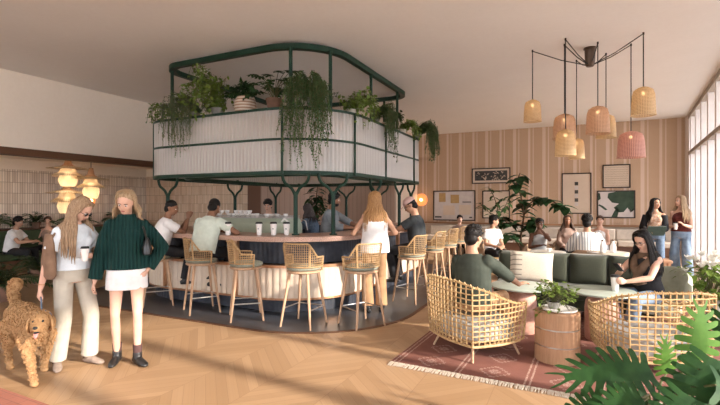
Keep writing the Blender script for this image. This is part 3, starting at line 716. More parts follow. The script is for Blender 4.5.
# ---------------------------------------------------------------- tables
PINK = mat('pink_terrazzo', (.62, .36, .28), .45, (.50, .27, .20), 40, bs=.03); PALEG = mat('pale_green_stone', (.36, .42, .36), .28, (.44, .50, .43), 7, bs=.02)
t = thing('pedestal_table', 'round pale green cafe table on a fat pink pedestal beside the man in dark green', 'table', tuple(at(521, 5.55, .012)), 0, 'pedestal tables by the sofa')
MB().lathe([(.18, 0), (.185, .01), (.185, .36), (.175, .44), (.14, .5), (.09, .535), (.05, .54)], n=32).build('pedestal', PINK, t)
MB().lathe([(.02, .54), (.35, .54), (.37, .55), (.37, .565), (.35, .575), (.02, .575)], n=48).build('tabletop', PALEG, t)
copytree(t, None, tuple(at(602, 5.22, .012)), 0, 'round pale green cafe table in front of the woman with glasses')
# wooden drum side table / planter
DRUM = m_planks('ribbed_oak_drum', 'x', (.40, .235, .14), (.32, .18, .10), .02, .12)
p = at(557, 4.55, .012); t = thing('drum_side_table', 'round ribbed wooden drum with pale metal bands standing on the rug', 'side table', tuple(p))
mb = MB(); n = 96
for z0, z1 in ((0, .155), (.17, .325), (.34, .49)):
    mb.rings([[V(((.215-.003*abs(sin(k*pi/4)))*cos(2*pi*k/n), (.215-.003*abs(sin(k*pi/4)))*sin(2*pi*k/n), z)) for k in range(n)] for z in (z0, z0+.004, z1-.004, z1)])
mb.build('ribbed_body', mat('oak_rib', (.42, .25, .145), .5, (.33, .185, .10), 12, (6, 6, .6), .1), t)
mb = MB()
for z in (.155, .325): mb.lathe([(.20, 0), (.207, 0), (.207, .015), (.20, .015)], (0, 0, z), 48)
mb.build('metal_band', STEEL, t)
MB().lathe([(.02, .49), (.20, .49), (.20, .50), (.02, .50)], n=48).build('top', mat('oak_rib', (0, 0, 0)), t)
o = MB().lathe([(.02, 0), (.155, 0), (.17, .008), (.172, .022), (.166, .022), (.158, .012), (.02, .01)], n=40).build('round_tray', WHITE, None); o.location = (p.x+.02, p.y-.0, .514); tag(o, 'round white tray on the wooden drum, holding the small leafy plant', 'tray')

# ---------------------------------------------------------------- sofa
def m_weave(name, c, c2):
    m, nt, b, o = nodes(name); v = coords(nt, 'Object', (1, 1, 1)); n = noisen(nt, coords(nt, 'Object', (12, 60, 200)), 1, 3); n2 = noisen(nt, coords(nt, 'Object', (200, 60, 14)), 1, 3)
    nt.links.new(mixc(nt, mathn(nt, 'MULTIPLY_ADD', n, .6, mathn(nt, 'MULTIPLY', n2, .6)), c, c2), b.inputs['Base Color']); b.inputs['Roughness'].default_value = .95; b.inputs['Sheen Weight'].default_value = .15
    bump(nt, b, n, .4, .003); return m
OLIVE = m_weave('olive_bouclé'.replace('é', 'e'), (.060, .066, .040), (.026, .031, .019))
def cushion(w_, h_, d_, seg=12, sag=.0, power=.25):
    """pillow-like box: w x (x), h x (z), d (y)"""
    vs = []; fs = []; n = seg
    for s in (-1, 1):
        for i in range(n+1):
            for j in range(n+1):
                u, v = 2*i/n-1, 2*j/n-1; e = ((1-abs(u)**3.2)*(1-abs(v)**3.2))**power
                pin = 1-.05*(1-abs(u*v)**2)*(abs(u)**6+abs(v)**6)
                vs.append((u*w_/2*pin, s*d_/2*e, v*h_/2*pin))
    L = (n+1)**2
    for i in range(n):
        for j in range(n):
            a = i*(n+1)+j; fs.append((a, a+1, a+n+2, a+n+1)); fs.append((L+a, L+a+n+1, L+a+n+2, L+a+1))
    return MB().add(vs, fs)
sx0, sx1 = -1.05, .95
sofa = thing('green_sofa', 'long dark green woven sofa with loose back cushions facing the camera', 'sofa', ((sx0+sx1)/2, 7.05, .012))
sw = sx1-sx0
bevel(MB().bbox((-sw/2, -.40, .14), (sw/2, .42, .29)).build('sofa_base', OLIVE, sofa), .03, 3)
bevel(MB().bbox((-sw/2, .25, .16), (sw/2, .44, .80)).build('sofa_back', OLIVE, sofa), .04, 3)
bevel(MB().bbox((-sw/2, .40, .80), (sw/2, .47, .83)).build('back_rail', mat('pale_metal_rail', (.5, .5, .45), .4, bs=.02), sofa), .006)
nseat = 3
for i in range(nseat):
    o = bevel(MB().bbox((-sw/2/nseat+.004, -.42, -.075), (sw/2/nseat-.004, .24, .075)).build('seat_cushion', OLIVE, sofa), .035, 4); o.location = (-sw/2+sw*(i+.5)/nseat, 0, .365)
for i in range(4):
    o = cushion(sw/4*1.04, .46, .26, 12, power=.3).build('back_cushion', OLIVE, sofa, 60); o.location = (-sw/2+sw*(i+.5)/4, .14, .63); o.rotation_euler = (R(-12), 0, 0)
for x in (-sw/2+.1, sw/2-.1):
    for y in (-.34, .36): MB().tube([(x, y, 0), (x, y, .14)], .02, 10).build('leg', BLACK, sofa)
def m_stripe_cushion():
    m, nt, b, o = nodes('cream_tufted_cushion'); x, y, z = sep(nt, coords(nt)); n = noisen(nt, coords(nt), 50, 3)
    f = mathn(nt, 'FRACT', mathn(nt, 'DIVIDE', z, .07)); k = mathn(nt, 'MULTIPLY', mathn(nt, 'LESS_THAN', f, .25), mathn(nt, 'LESS_THAN', x, -.12))
    c = mixc(nt, n, (.66, .60, .49), (.52, .46, .36)); nt.links.new(mixc(nt, mathn(nt, 'MULTIPLY', k, .7), c, (.12, .10, .08)), b.inputs['Base Color']); b.inputs['Roughness'].default_value = .95; bump(nt, b, n, .5, .004); return m
SC = m_stripe_cushion()
o = cushion(.58, .46, .2, power=.4).build('striped_cushion', SC, None, 60); q = at(531, 6.25); o.location = (q.x, q.y, .70); o.rotation_euler = (R(-20), R(3), R(6)); tag(o, 'large cream cushion with dark stripes at its edge, left end of the green sofa', 'cushion')
o = cushion(.40, .42, .16, power=.4).build('striped_cushion', SC, None, 60); q = at(614, 6.5); o.location = (q.x, q.y, .68); o.rotation_euler = (R(-16), 0, R(-4)); tag(o, 'cream cushion on the sofa behind the woman with glasses', 'cushion')
# ---------------------------------------------------------------- plants
def leafm(name, c, c2, rough=.45, tr=.3): return mat(name, c, rough, c2, 12, bs=.1, trans=tr)
LG = leafm('pothos_leaf', (.20, .27, .055), (.09, .16, .03)); DG = leafm('dark_leaf', (.035, .085, .03), (.02, .05, .02)); MG = leafm('mid_green_leaf', (.075, .14, .05), (.035, .085, .03))
GG = leafm('grey_green_leaf', (.10, .16, .09), (.045, .09, .045)); MONST = leafm('monstera_leaf', (.028, .085, .020), (.012, .042, .011), .55, .12); MONSTL = leafm('young_monstera_leaf', (.10, .22, .035), (.06, .15, .022), .5, .25)
STEM = mat('plant_stem', (.12, .13, .05), .6, (.09, .08, .04), 20); BARK = mat('brown_bark', (.14, .09, .055), .8, (.08, .05, .03), 30); SOIL = mat('dark_soil', (.04, .028, .02), 1, (.02, .015, .01), 60, bs=.6)
def leaf(mb, p, d, up, L, W, fold=.25, droop=.3, seg=2):
    """a pointed folded leaf from p along d"""
    d = d.normalized(); s = d.cross(up); s = s.normalized() if s.length > 1e-4 else d.orthogonal().normalized(); u = s.cross(d)
    prof = {2: ((0, .0), (.4, 1), (1, 0)), 3: ((0, 0), (.25, .85), (.6, .85), (1, 0)), 5: ((0, 0), (.12, .62), (.32, 1), (.58, .86), (.82, .45), (1, 0))}[seg]
    mid = []; ls = []; rs = []
    for t, wd in prof:
        c = p+d*(L*t)-u*(droop*L*t*t); mid.append(c); ls.append(c+s*(wd*W/2)+u*(fold*wd*W/2)); rs.append(c-s*(wd*W/2)+u*(fold*wd*W/2))
    n = len(prof); vs = [mid[0]]+[q for i in range(1, n-1) for q in (ls[i], mid[i], rs[i])]+[mid[-1]]
    fs = [(0, 2, 1), (0, 3, 2)]
    for i in range(n-3):
        a = 1+3*i; fs += [(a, a+1, a+4, a+3), (a+1, a+2, a+5, a+4)]
    a = 1+3*(n-3); e = len(vs)-1; fs += [(a, a+1, e), (a+1, a+2, e)]
    mb.add(vs, fs)
def rv(r, s=1.0): return V((r.uniform(-s, s), r.uniform(-s, s), r.uniform(-s, s)))
def trailing(fol, stm, r, org, out, n, spread, length, leafL, leafW, dens, bush=.2, seg=2, over=.22):
    """vines that rise out of the pot, go over the edge towards `out` and hang"""
    lat = V((-out.y, out.x, 0))
    for i in range(n):
        a = r.uniform(-1, 1); o = r.random(); L = length*r.uniform(.2, 1)*(1-.45*a*a)
        p = org+lat*(a*spread*.35)+V((0, 0, .02)); pts = [p]
        hang = r.random() < .72
        top = p+lat*(a*spread*.35)+out*(over*(r.uniform(-.3, .5) if not hang else r.uniform(1, 1.3)))+V((0, 0, r.uniform(.1, 1.15)*bush*(1-.75*a*a))); pts.append((p+top)/2+V((0, 0, bush*.4))); pts.append(top)
        q = top
        if hang:
            m = max(2, int(L/.07))
            for k in range(m):
                q = q+V((0, 0, -L/m))+lat*(r.uniform(-.02, .02)+a*.008)+out*(r.uniform(-.012, .014)); pts.append(q)
        else:
            q = q+lat*(a*.1)+out*.03+V((0, 0, .02)); pts.append(q)
        stm.tube(pts, .003, 4, caps=False)
        for j in range(len(pts)-1):
            A, B = pts[j], pts[j+1]; c = max(1, int((B-A).length*dens))
            for k in range(c):
                c_ = A.lerp(B, (k+r.random())/c); d = rv(r)+V((0, 0, -.35))+out*.3
                leaf(fol, c_, d, V((0, 0, 1))+out*.6+rv(r, .4), leafL*r.uniform(.6, 1.15), leafW*r.uniform(.7, 1.15), .2, .25, seg)
def potprof(kind, r, h):
    if kind == 'round': return [(r*.55, 0), (r*.9, h*.18), (r, h*.5), (r*.92, h*.8), (r*.8, h), (r*.72, h), (r*.7, h*.85), (.01, h*.85)]
    if kind == 'taper': return [(r*.68, 0), (r*.98, h*.92), (r*1.05, h*.92), (r*1.05, h), (r*.92, h), (r*.9, h*.88), (.01, h*.88)]
    return [(r*.97, 0), (r, h*.03), (r, h), (r*.9, h), (r*.9, h*.88), (.01, h*.88)]
def m_striped():
    m, nt, b, o = nodes('striped_stoneware'); x, y, z = sep(nt, coords(nt)); k = mathn(nt, 'GREATER_THAN', mathn(nt, 'FRACT', mathn(nt, 'DIVIDE', z, .05)), .5)
    nt.links.new(mixc(nt, k, (.62, .52, .42), (.34, .20, .13)), b.inputs['Base Color']); b.inputs['Roughness'].default_value = .6; return m
STRIPE = m_striped(); POTW = mat('cream_stoneware', (.66, .60, .52), .5, (.60, .54, .46), 10); POTB = mat('brown_clay', (.22, .12, .08), .7, (.16, .09, .06), 10); POTG = mat('grey_stone_pot', (.30, .29, .26), .7, (.22, .21, .19), 10)
def potted(name, label, loc, kind, r, h, pm, group=None):
    t = thing(name, label, 'potted plant', loc, 0, group)
    MB().lathe(potprof(kind, r, h), n=24).build('pot', pm, t)
    MB().lathe([(.01, 0), (r*.72, 0), (r*.70, .008), (.01, .012)], (0, 0, h*.83), 16).build('soil', SOIL, t)
    return t
F_ = V((0, -1, 0)); E_ = V((1, 0, 0)); W_L = V((-1, 0, 0))
zs = 3.051
cg_plants = [ # x,y,out, leaf material, pot, n, spread, length, leaf, label, bushiness, segments, throw over the edge
 (-6.72, 6.08, V((-.75, -.65, 0)), LG, ('taper', .10, .16, POTG), 38, .8, .50, (.055, .045, 26), 'trailing pothos at the left end of the canopy shelf', .25, 3, .34),
 (-6.05, 5.85, F_, GG, ('taper', .10, .16, POTG), 100, .46, .95, (.035, .014, 80), 'fine leaved hanging plant, left one on the canopy front', .26, 2, .38),
 (-5.58, 5.92, F_, LG, ('taper', .12, .2, POTG), 50, .55, .62, (.07, .06, 24), 'big light green pothos left of the striped pot on the canopy shelf', .62, 3, .45),
 (-5.0, 5.95, F_, DG, ('round', .19, .34, STRIPE), 34, .42, .05, (.11, .07, 26), 'bushy dark plant in a round striped stoneware pot on the canopy shelf', .26, 3, .1),
 (-3.68, 6.0, V((.35, -1, 0)), MG, ('taper', .12, .2, POTG), 170, .46, 1.35, (.042, .019, 70), 'largest bushy hanging plant at the front corner of the canopy', .27, 2, .50),
 (-3.42, 6.75, V((.95, -.2, 0)), LG, ('taper', .10, .14, POTW), 34, .46, .55, (.075, .065, 22), 'light green pothos in a white pot just round the canopy corner', .30, 3, .34),
 (-3.40, 7.75, E_, MG, ('taper', .09, .14, POTG), 84, .34, .95, (.038, .017, 80), 'fine leaved hanging plant in the middle of the canopy right side', .30, 2, .3),
 (-3.45, 8.55, E_, DG, ('taper', .13, .22, STRIPE), 24, .3, .16, (.09, .07, 26), 'dark leafy plant in a small striped pot on the canopy right side', .24, 3, .2),
 (-3.42, 9.2, E_, LG, ('taper', .12, .17, POTW), 28, .4, .36, (.085, .07, 20), 'light green pothos in a white pot near the far end of the canopy right side', .2, 3, .3),
 (-3.3, 9.95, V((.9, .0, 0)), MG, ('taper', .10, .16, POTG), 110, .5, .85, (.05, .022, 66), 'fine leaved hanging plant at the far right corner of the canopy', .28, 2, .34),
]
for i, (x, y, out, lm, pot, n, spr, ln, (lL, lW, dn), lab, bush, sg, ov) in enumerate(cg_plants):
    r = random.Random(40+i); t = potted('hanging_plant', lab, (x, y, zs), pot[0], pot[1], pot[2], pot[3], 'plants on the canopy shelf')
    fo, st = MB(), MB(); out = out.normalized(); trailing(fo, st, r, V((0, 0, pot[2]*.85)), out, n, spr, ln, lL, lW, dn, bush, sg, ov)
    fo.build('foliage', lm, t, 0); st.build('stems', STEM, t)
# monstera on the shelf
def monstera_leaf(mb, p, d, up, L, W, r, droop=.35, lobes=6, gap=.10):
    """heart-shaped split leaf: solid middle with fingers cut in from both edges"""
    d = d.normalized(); s = d.cross(up); s = s.normalized() if s.length > 1e-3 else d.orthogonal().normalized(); u = s.cross(d)
    def pt(t, a): # t along midrib, a lateral -1..1
        return p+d*(L*t)+s*(a*W/2)-u*(droop*L*t*t*.9+abs(a)**1.6*W*.13)+u*(abs(a)*W*.05)
    def half(t): return max(.0, sin(pi*min(1, max(0, (t+.16)/1.17))**.8))**.75
    for sg in (-1, 1):
        inner = .30
        n = lobes
        T = [-.0+(.98)*k/n for k in range(n+1)]
        for k in range(n):   # continuous strip along the midrib
            t0, t1 = T[k], T[k+1]; i0, i1 = inner*half(t0)+.02, inner*half(t1)+.02
            mb.add([pt(t0, 0), pt(t1, 0), pt(t1, sg*i1), pt(t0, sg*i0)], [(0, 1, 2, 3)])
            # finger
            g0 = gap*(.2 if k == 0 else 1)/n; g1 = gap/n; a0, a1 = t0+g0*.3, t1-g1*.3
            sw = -.10+.34*(k/n)     # fingers sweep back at the base and forward at the tip
            pts0 = []; pts1 = []
            for q in range(5):
                f = q/4; a = inner+(1-inner)*f; cut = g1*.9*f
                e0 = a0+sw*f+cut*.6; e1 = a1+sw*f*1.0-cut*.6
                if f == 1: m_ = (e0+e1)/2; e0, e1 = m_+(e0-m_)*.6, m_+(e1-m_)*.6
                h = half((t0+t1)/2)
                pts0.append(pt(e0, sg*a*h)); pts1.append(pt(e1, sg*a*h))
            pts0[0] = pt(t0, sg*i0); pts1[0] = pt(t1, sg*i1)
            mb.add(pts0+pts1, [(j, j+1, 6+j, 5+j) for j in range(4)])
t = potted('potted_monstera', 'split leaf plant in a brown clay pot on the canopy shelf', (-4.42, 5.98, zs), 'taper', .14, .26, POTB, 'plants on the canopy shelf')
r = random.Random(5); fo, st = MB(), MB()
for i in range(22):
    a = 2*pi*i/22+r.uniform(-.2, .2); e = r.uniform(.08, .34); h = r.uniform(.22, .52); tip = V((cos(a)*e, sin(a)*e, .2+h)); st.tube([(0, 0, .2), (cos(a)*e*.4, sin(a)*e*.4, .2+h*.7), tip], .005, 5)
    monstera_leaf(fo, tip, V((cos(a), sin(a), r.uniform(-.4, .3))), V((0, 0, 1)), r.uniform(.16, .24), r.uniform(.16, .22), r, .3, 4)
fo.build('foliage', MONST, t, 0); st.build('stems', STEM, t)
# small jars standing between the glass bands
for k, (x, y) in enumerate(((-6.3, 5.77), (-5.3, 5.77), (-4.6, 5.77), (-3.4, 7.0), (-3.4, 8.0), (-3.4, 8.9))):
    pass

# foliage on the wooden drum
q = at(557, 4.55, .012); t = potted('small_leafy_plant', 'small bright leafy plant on the round white tray of the wooden drum', (q.x-.03, q.y, .526), 'taper', .07, .07, POTG)
fo, st = MB(), MB(); r = random.Random(11)
for i in range(90):
    a = r.uniform(0, 2*pi); e = r.random()**.6*.19; z = .05+r.random()*.22*(1-e*1.6)+.02
    if r.random() < .22: z = -r.random()*.12+.03; e = r.uniform(.175, .21)
    tip = V((cos(a)*e, sin(a)*e, z)); st.tube([(0, 0, .05), (cos(a)*e*.5, sin(a)*e*.5, max(.07, z*.8+.05)), tip], .002, 4, caps=False)
    for k in range(4): leaf(fo, tip+rv(r, .025), V((cos(a), sin(a), .1))+rv(r, .8), V((0, 0, 1))+rv(r, .3), r.uniform(.035, .06), r.uniform(.022, .036), .25, .3, 3)
fo.build('foliage', LG, t, 0); st.build('stems', STEM, t)

# fiddle leaf tree by the back wall
def tree(name, label, loc, stems, lm, lL, lW, seed, potd, cat='plant'):
    r = random.Random(seed); t = thing(name, label, cat, loc); fo, st = MB(), MB()
    MB().lathe(potprof('cyl', *potd), n=24).build('pot', POTG, t)
    for pts, rad, dens in stems:
        pts = [V(p) for p in pts]; st.tube(pts, [rad*(1-.6*i/(len(pts)-1)) for i in range(len(pts))], 6)
        for i in range(1, len(pts)-1 if len(pts) > 2 else 1):
            A, B = pts[i], pts[i+1]
            for k in range(dens):
                p = A.lerp(B, (k+r.random()*.5)/dens); a = k*2.4+i*1.3+r.random(); d = V((cos(a), sin(a), r.uniform(-.45, .35)))
                leaf(fo, p, d, V((0, 0, 1))+rv(r, .2), lL*r.uniform(.7, 1.1), lW*r.uniform(.75, 1.1), .18, .35, 5)
    st.build('trunk', BARK, t); fo.build('foliage', lm, t, 0); return t
b = at(521, 11.0)
def L3(px, py, Z=11.0, dy=0): q = at(px, Z)-b; return (q.x, q.y+dy, 1.6+(203.5-py)*Z/445)
tree('fiddle_leaf_tree', 'tall arching broad leaved tree against the wallpaper behind the lounge', (b.x, b.y, 0), [
    ([(0, 0, .35), L3(521, 235), L3(524, 215), L3(521, 196), L3(516, 184), L3(520, 173)], .03, 9),
    ([L3(523, 218), L3(528, 205), L3(538, 197, 10.9), L3(549, 200, 10.9), L3(560, 205, 10.8), L3(565, 207, 10.8)], .018, 6),
    ([L3(521, 225), L3(512, 226, 11.1), L3(506, 222, 11.2), L3(503, 216, 11.2)], .018, 8),
    ([L3(522, 232), L3(530, 228, 10.8), L3(534, 224, 10.8), L3(536, 218, 10.7)], .018, 8), ([(0, 0, .5), L3(515, 240, 10.8), L3(508, 236, 10.7), L3(504, 234, 10.7)], .018, 8)], DG, .36, .28, 3, (.24, .4))
q = at(496, 14.2); b = q
tree('leafy_plant', 'bright green leafy plant in front of the small framed print', (q.x, q.y, 0), [
    ([(0, 0, .35), (.0, 0, 1.0), (.05, .0, 1.5), (-.1, 0, 1.9), (-.25, 0, 2.15)], .02, 6), ([(0, 0, .9), (.1, 0, 1.2), (.3, 0, 1.55), (.42, 0, 1.85)], .015, 6), ([(0, 0, .9), (-.1, 0, 1.2), (-.35, 0, 1.45), (-.5, 0, 1.6)], .015, 6)], MG, .3, .14, 8, (.22, .4))
# big leaf plant behind the bar
q = at(316, 13.4)
tree('dark_leafy_plant', 'tall dark broad leaved plant behind the bar, left of the man in the grey shirt', (q.x, q.y, 0), [
    ([(0, 0, .4), (.02, 0, 1.1), (0, 0, 1.6), (.05, 0, 2.1)], .03, 14), ([(0, 0, .9), (-.1, 0, 1.3), (-.2, .05, 1.8)], .02, 12), ([(0, 0, .9), (.12, 0, 1.3), (.2, .05, 1.85)], .02, 12)], DG, .42, .2, 21, (.2, .4))

# foreground monstera, bottom right
q = at(655, 2.6); t = thing('monstera_plant', 'large split leaf monstera in the bottom right foreground', 'plant', (q.x, q.y, 0))
MB().lathe(potprof('taper', .22, .36), n=32).build('pot', POTW, t); MB().lathe([(.01, 0), (.18, 0), (.17, .01), (.01, .012)], (0, 0, .30), 24).build('soil', SOIL, t)
def big_leaf(px, py, Z, dpx, dpy, L, W, tilt, m, lobes=7, droop=.3, upv=None):
    """leaf whose base is seen at px,py and whose tip points to dpx,dpy in the view plane"""
    base = FW*Z+RT*(Z*(px-360)/445)+V((0, 0, 1.6+(203.5-py)*Z/445)); o = V((q.x, q.y, 0)); bl = base-o
    d = RT*dpx+V((0, 0, -dpy))-FW*tilt; fo = MB(); monstera_leaf(fo, V((0, 0, 0)), d, upv or (V((0, 0, 1))-FW*.9), L, W, rnd, droop, lobes)
    ob = fo.build('leaf', m, t, 0); ob.location = bl
    st = MB().tube([(0, 0, .3), V((0, 0, .3)).lerp(bl, .5)+V((0, 0, .10)), bl], [.009, .007, .005], 6); st.build('leaf_stalk', STEM, t)
big_leaf(652, 372, 2.6, -1, -.12, .50, .36, .15, MONST, 10, .30)
big_leaf(642, 398, 2.3, -1, .10, .26, .22, .2, MONST, 8, .3)
big_leaf(666, 374, 2.75, -.05, -1, .22, .15, .15, MONSTL, 7, .15, V((0, 0, .2))-FW)
big_leaf(698, 360, 2.5, .15, -1, .30, .26, .0, MONSTL, 7, .15, V((0, 0, .3))-FW)
big_leaf(716, 366, 2.3, -1, .5, .30, .26, .2, MONST, 8, .3)
big_leaf(718, 360, 2.2, -.5, .9, .34, .3, .3, MONST, 8, .2)
big_leaf(690, 396, 2.1, -.8, .9, .26, .26, .4, MONST, 8, .3)
big_leaf(600, 400, 2.4, -.9, .5, .24, .2, .2, MONST, 8, .3)
big_leaf(640, 404, 2.3, -.3, 1, .3, .26, .5, MONST, 8, .3)
big_leaf(716, 385, 2.1, .8, .5, .3, .28, .2, MONST, 8, .2)
big_leaf(716, 340, 2.7, .5, -.7, .3, .26, .2, MONST, 8, .2)
big_leaf(628, 385, 2.6, .2, .9, .22, .2, .3, MONSTL, 5, .3)

# flowering planter at the window
PETAL = mat('white_petal', (.85, .82, .76), .6, (.74, .72, .66), 20, bs=.1, trans=.3)
q = at(710, 5.45); t = potted('flowering_planter', 'planter of white flowers and bright green leaves by the window wall', (q.x, q.y, 0), 'cyl', .2, .45, POTG)
fo, fl2, st = MB(), MB(), MB(); r = random.Random(17)
for i in range(60):
    a = r.uniform(0, 2*pi); e = r.random()**.6*.32; tip = V((cos(a)*e, sin(a)*e, .5+r.random()*.40-e*.35)); st.tube([(0, 0, .4), (tip.x*.5, tip.y*.5, tip.z*.95), tip], .004, 4, caps=False)
    for k in range(4): leaf(fo, tip+rv(r, .04), V((cos(a), sin(a), .1))+rv(r, .8), V((0, 0, 1))+rv(r, .3), r.uniform(.09, .15), r.uniform(.05, .08), .25, .35, 3)
for i in range(16):
    a = r.uniform(0, 2*pi); e = r.random()**.7*.28; c = V((cos(a)*e, sin(a)*e-.05, .86+r.random()*.16-e*.45))
    for k in range(7): b_ = 2*pi*k/7; leaf(fl2, c, V((cos(b_), sin(b_), .5)), V((0, 0, 1)), .085, .06, .2, -.4, 3)
fo.build('foliage', LG, t, 0); fl2.build('blossoms', PETAL, t, 0); st.build('stems', STEM, t)

# dark palms in the alcove
def fern(name, label, loc, n, L, seed, lm=DG, pot=(.16, .3), wid=.10):
    r = random.Random(seed); t = potted(name, label, loc, 'taper', pot[0], pot[1], POTB, 'ferny palms in the alcove'); fo, st = MB(), MB()
    for i in range(n):
        a = 2*pi*i/n+r.uniform(-.3, .3); l = L*r.uniform(.6, 1.1); el = r.uniform(.4, 1.35); pts = []
        for k in range(9):
            f = k/8; pts.append(V((cos(a)*l*f*cos(el), sin(a)*l*f*cos(el), pot[1]*.85+l*f*sin(el)-l*.55*f*f)))
        st.tube(pts, .004, 4, caps=False)
        for k in range(1, 8):
            A = pts[k]; tg = (pts[k+1]-pts[k-1]).normalized(); sd_ = tg.cross(V((0, 0, 1))).normalized()
            for u in (0, .5):
                for s in (-1, 1): leaf(fo, A.lerp(pts[k+1], u), tg*.8+sd_*s, V((0, 0, 1)), wid*2*(1-.5*k/8), wid*.35, .1, .3, 2)
    fo.build('foliage', lm, t, 0); st.build('stems', STEM, t); return t
for i, (px, Z, z, n, L, lab) in enumerate([(4, 7.3, 0, 30, 1.0, 'dark feathery palm standing left of the woman in the white t-shirt, lower left edge'), (40, 8.9, 0, 26, .9, 'dark feathery palm between the left edge and the woman in the white t-shirt')]):
    q = at(px, Z); fern('feather_palm', lab, (q.x, q.y, z), n, L, 60+i)
for i, (y, lab) in enumerate([(4.35, 'spiky plant on the bench planter above the left edge'), (5.55, 'spiky plant on the bench planter behind the seated man in the white t-shirt'), (6.4, 'leafy plant on the bench planter behind the long haired standing woman'), (7.45, 'leafy plant on the bench planter between the two standing women'), (8.5, 'leafy plant on the bench planter behind the woman in the green jumper')]):
    fern('bench_plant', lab, (-11.86, y, 1.0), 24, .6, 80+i, MG if i % 2 else DG, (.10, .14), .08)
# alcove bench: planter ledge, green back and seats
BG = mat('moss_green_leather', (.07, .095, .05), .6, (.05, .07, .035), 8, bs=.08)
t = thing('alcove_bench', 'long green upholstered bench along the tiled alcove wall', 'bench', (-12.1, 5.5, 0))
MB().bbox((-.26, -3.6, 0), (.14, 4.2, .98)).build('planter_back', WALNUT, t); MB().bbox((-.28, -3.6, .98), (.17, 4.2, 1.0)).build('ledge', MBEAM, t)
for i in range(6):
    y0 = -3.6+1.3*i; bevel(MB().bbox((.15, y0+.01, .46), (.28, y0+1.29, .96)).build('back_pad', BG, t), .03, 3); bevel(MB().bbox((.14, y0+.01, .30), (.72, y0+1.29, .46)).build('seat_pad', BG, t), .03, 3)
MB().bbox((.14, -3.6, 0), (.66, 4.2, .30)).build('bench_base', WALNUT, t)
DKW = mat('black_stained_wood', (.035, .028, .024), .5, (.02, .016, .014), 10)
def stool_table(name, label, loc, r, h, m):
    t = thing(name, label, 'table', loc)
    MB().lathe([(r*.55, 0), (r*.6, .02), (r*.5, h*.15), (r*.75, h*.35), (r*.75, h*.5), (r*.4, h*.62), (r*.35, h*.9), (r*.5, h*.94)], n=24).build('turned_base', m, t)
    MB().lathe([(.01, 0), (r, 0), (r, .04), (.01, .04)], (0, 0, h*.94), 32).build('tabletop', m, t)
stool_table('turned_side_table', 'black turned wooden side table between the two standing women', tuple(at(88, 9.3)), .42, .66, DKW)
# ---------------------------------------------------------------- people
def skinm(k): 
    c = {'fair': (.66, .40, .29), 'tan': (.50, .28, .18), 'brown': (.27, .135, .08), 'dark': (.13, .062, .038)}[k]
    return mat('skin_'+k, c, .5, tuple(x*.88 for x in c), 14, bs=.05)
def hairm(k):
    c, d = {'blond': ((.42, .30, .18), (.24, .155, .085)), 'ash': ((.42, .29, .18), (.20, .125, .07)), 'black': ((.018, .014, .012), (.008, .007, .006)), 'brown': ((.09, .05, .03), (.05, .028, .018)), 'golden': ((.46, .26, .11), (.22, .11, .045)), 'grey': ((.10, .08, .075), (.05, .04, .038))}[k]
    return mat('hair_'+k, c, .5, d, 50, (3, 3, .35), .5, dist=.006)
CL = {}
def cloth(name, c, c2=None, ns=14, stretch=(1, 1, 1), bs=.35, rough=.85):
    return mat(name, c, rough, c2, ns, stretch, bs, dist=.012)
TEE = cloth('white_cotton', (.80, .78, .76), (.70, .68, .66)); MINTC = cloth('pale_mint_cotton', (.62, .68, .58), (.52, .58, .49)); DENIM = cloth('mid_blue_denim', (.16, .22, .30), (.10, .145, .21), 30)
LDENIM = cloth('faded_blue_denim', (.24, .31, .38), (.14, .19, .26), 12); BEIGEJ = cloth('beige_denim', (.50, .46, .38), (.43, .39, .32), 12); KNIT = cloth('dark_green_knit', (.010, .038, .034), (.005, .022, .020), 26, (4, 4, .3), .9)
DKPANT = cloth('black_cloth', (.018, .018, .02), (.028, .028, .03)); DGSH = cloth('dark_green_shirt', (.058, .068, .053), (.036, .044, .034), 10); GREYSH = cloth('grey_shirt', (.25, .27, .28), (.18, .195, .21)); TANP = cloth('tan_trousers', (.42, .25, .13), (.30, .17, .09), 8)
TAUPE = cloth('taupe_knit', (.36, .25, .20), (.28, .19, .15)); BROWNK = cloth('brown_jumper', (.16, .10, .065), (.11, .07, .045)); MAROON = cloth('maroon_knit', (.13, .03, .025), (.08, .02, .018)); LTGREY = cloth('light_grey_cloth', (.42, .42, .40), (.34, .34, .33)); BLUEW = cloth('pale_blue_white_cotton', (.74, .80, .84), (.62, .68, .72)); DKGREY = cloth('charcoal_tee', (.045, .05, .052), (.03, .034, .036)); PINKC = mat('pale_pink_cap', (.62, .42, .38), .8, (.54, .36, .32), 20)
BROWNL = mat('brown_suede', (.25, .155, .10), .8, (.18, .11, .07), 14, bs=.3); BLACKL = mat('black_leather', (.012, .012, .012), .3, (.02, .02, .02), 20, bs=.2); SUEDE = mat('taupe_suede_shoe', (.32, .25, .20), .85, (.25, .19, .15), 30)
def m_shirtstripe():
    m, nt, b, o = nodes('striped_shirt'); x, y, z = sep(nt, coords(nt)); k = mathn(nt, 'GREATER_THAN', mathn(nt, 'FRACT', mathn(nt, 'DIVIDE', x, .045)), .7)
    nt.links.new(mixc(nt, k, (.78, .76, .72), (.22, .24, .26)), b.inputs['Base Color']); b.inputs['Roughness'].default_value = .9; bump(nt, b, noisen(nt, coords(nt), 8, 3), .4, .012); return m
STRIPED = m_shirtstripe()
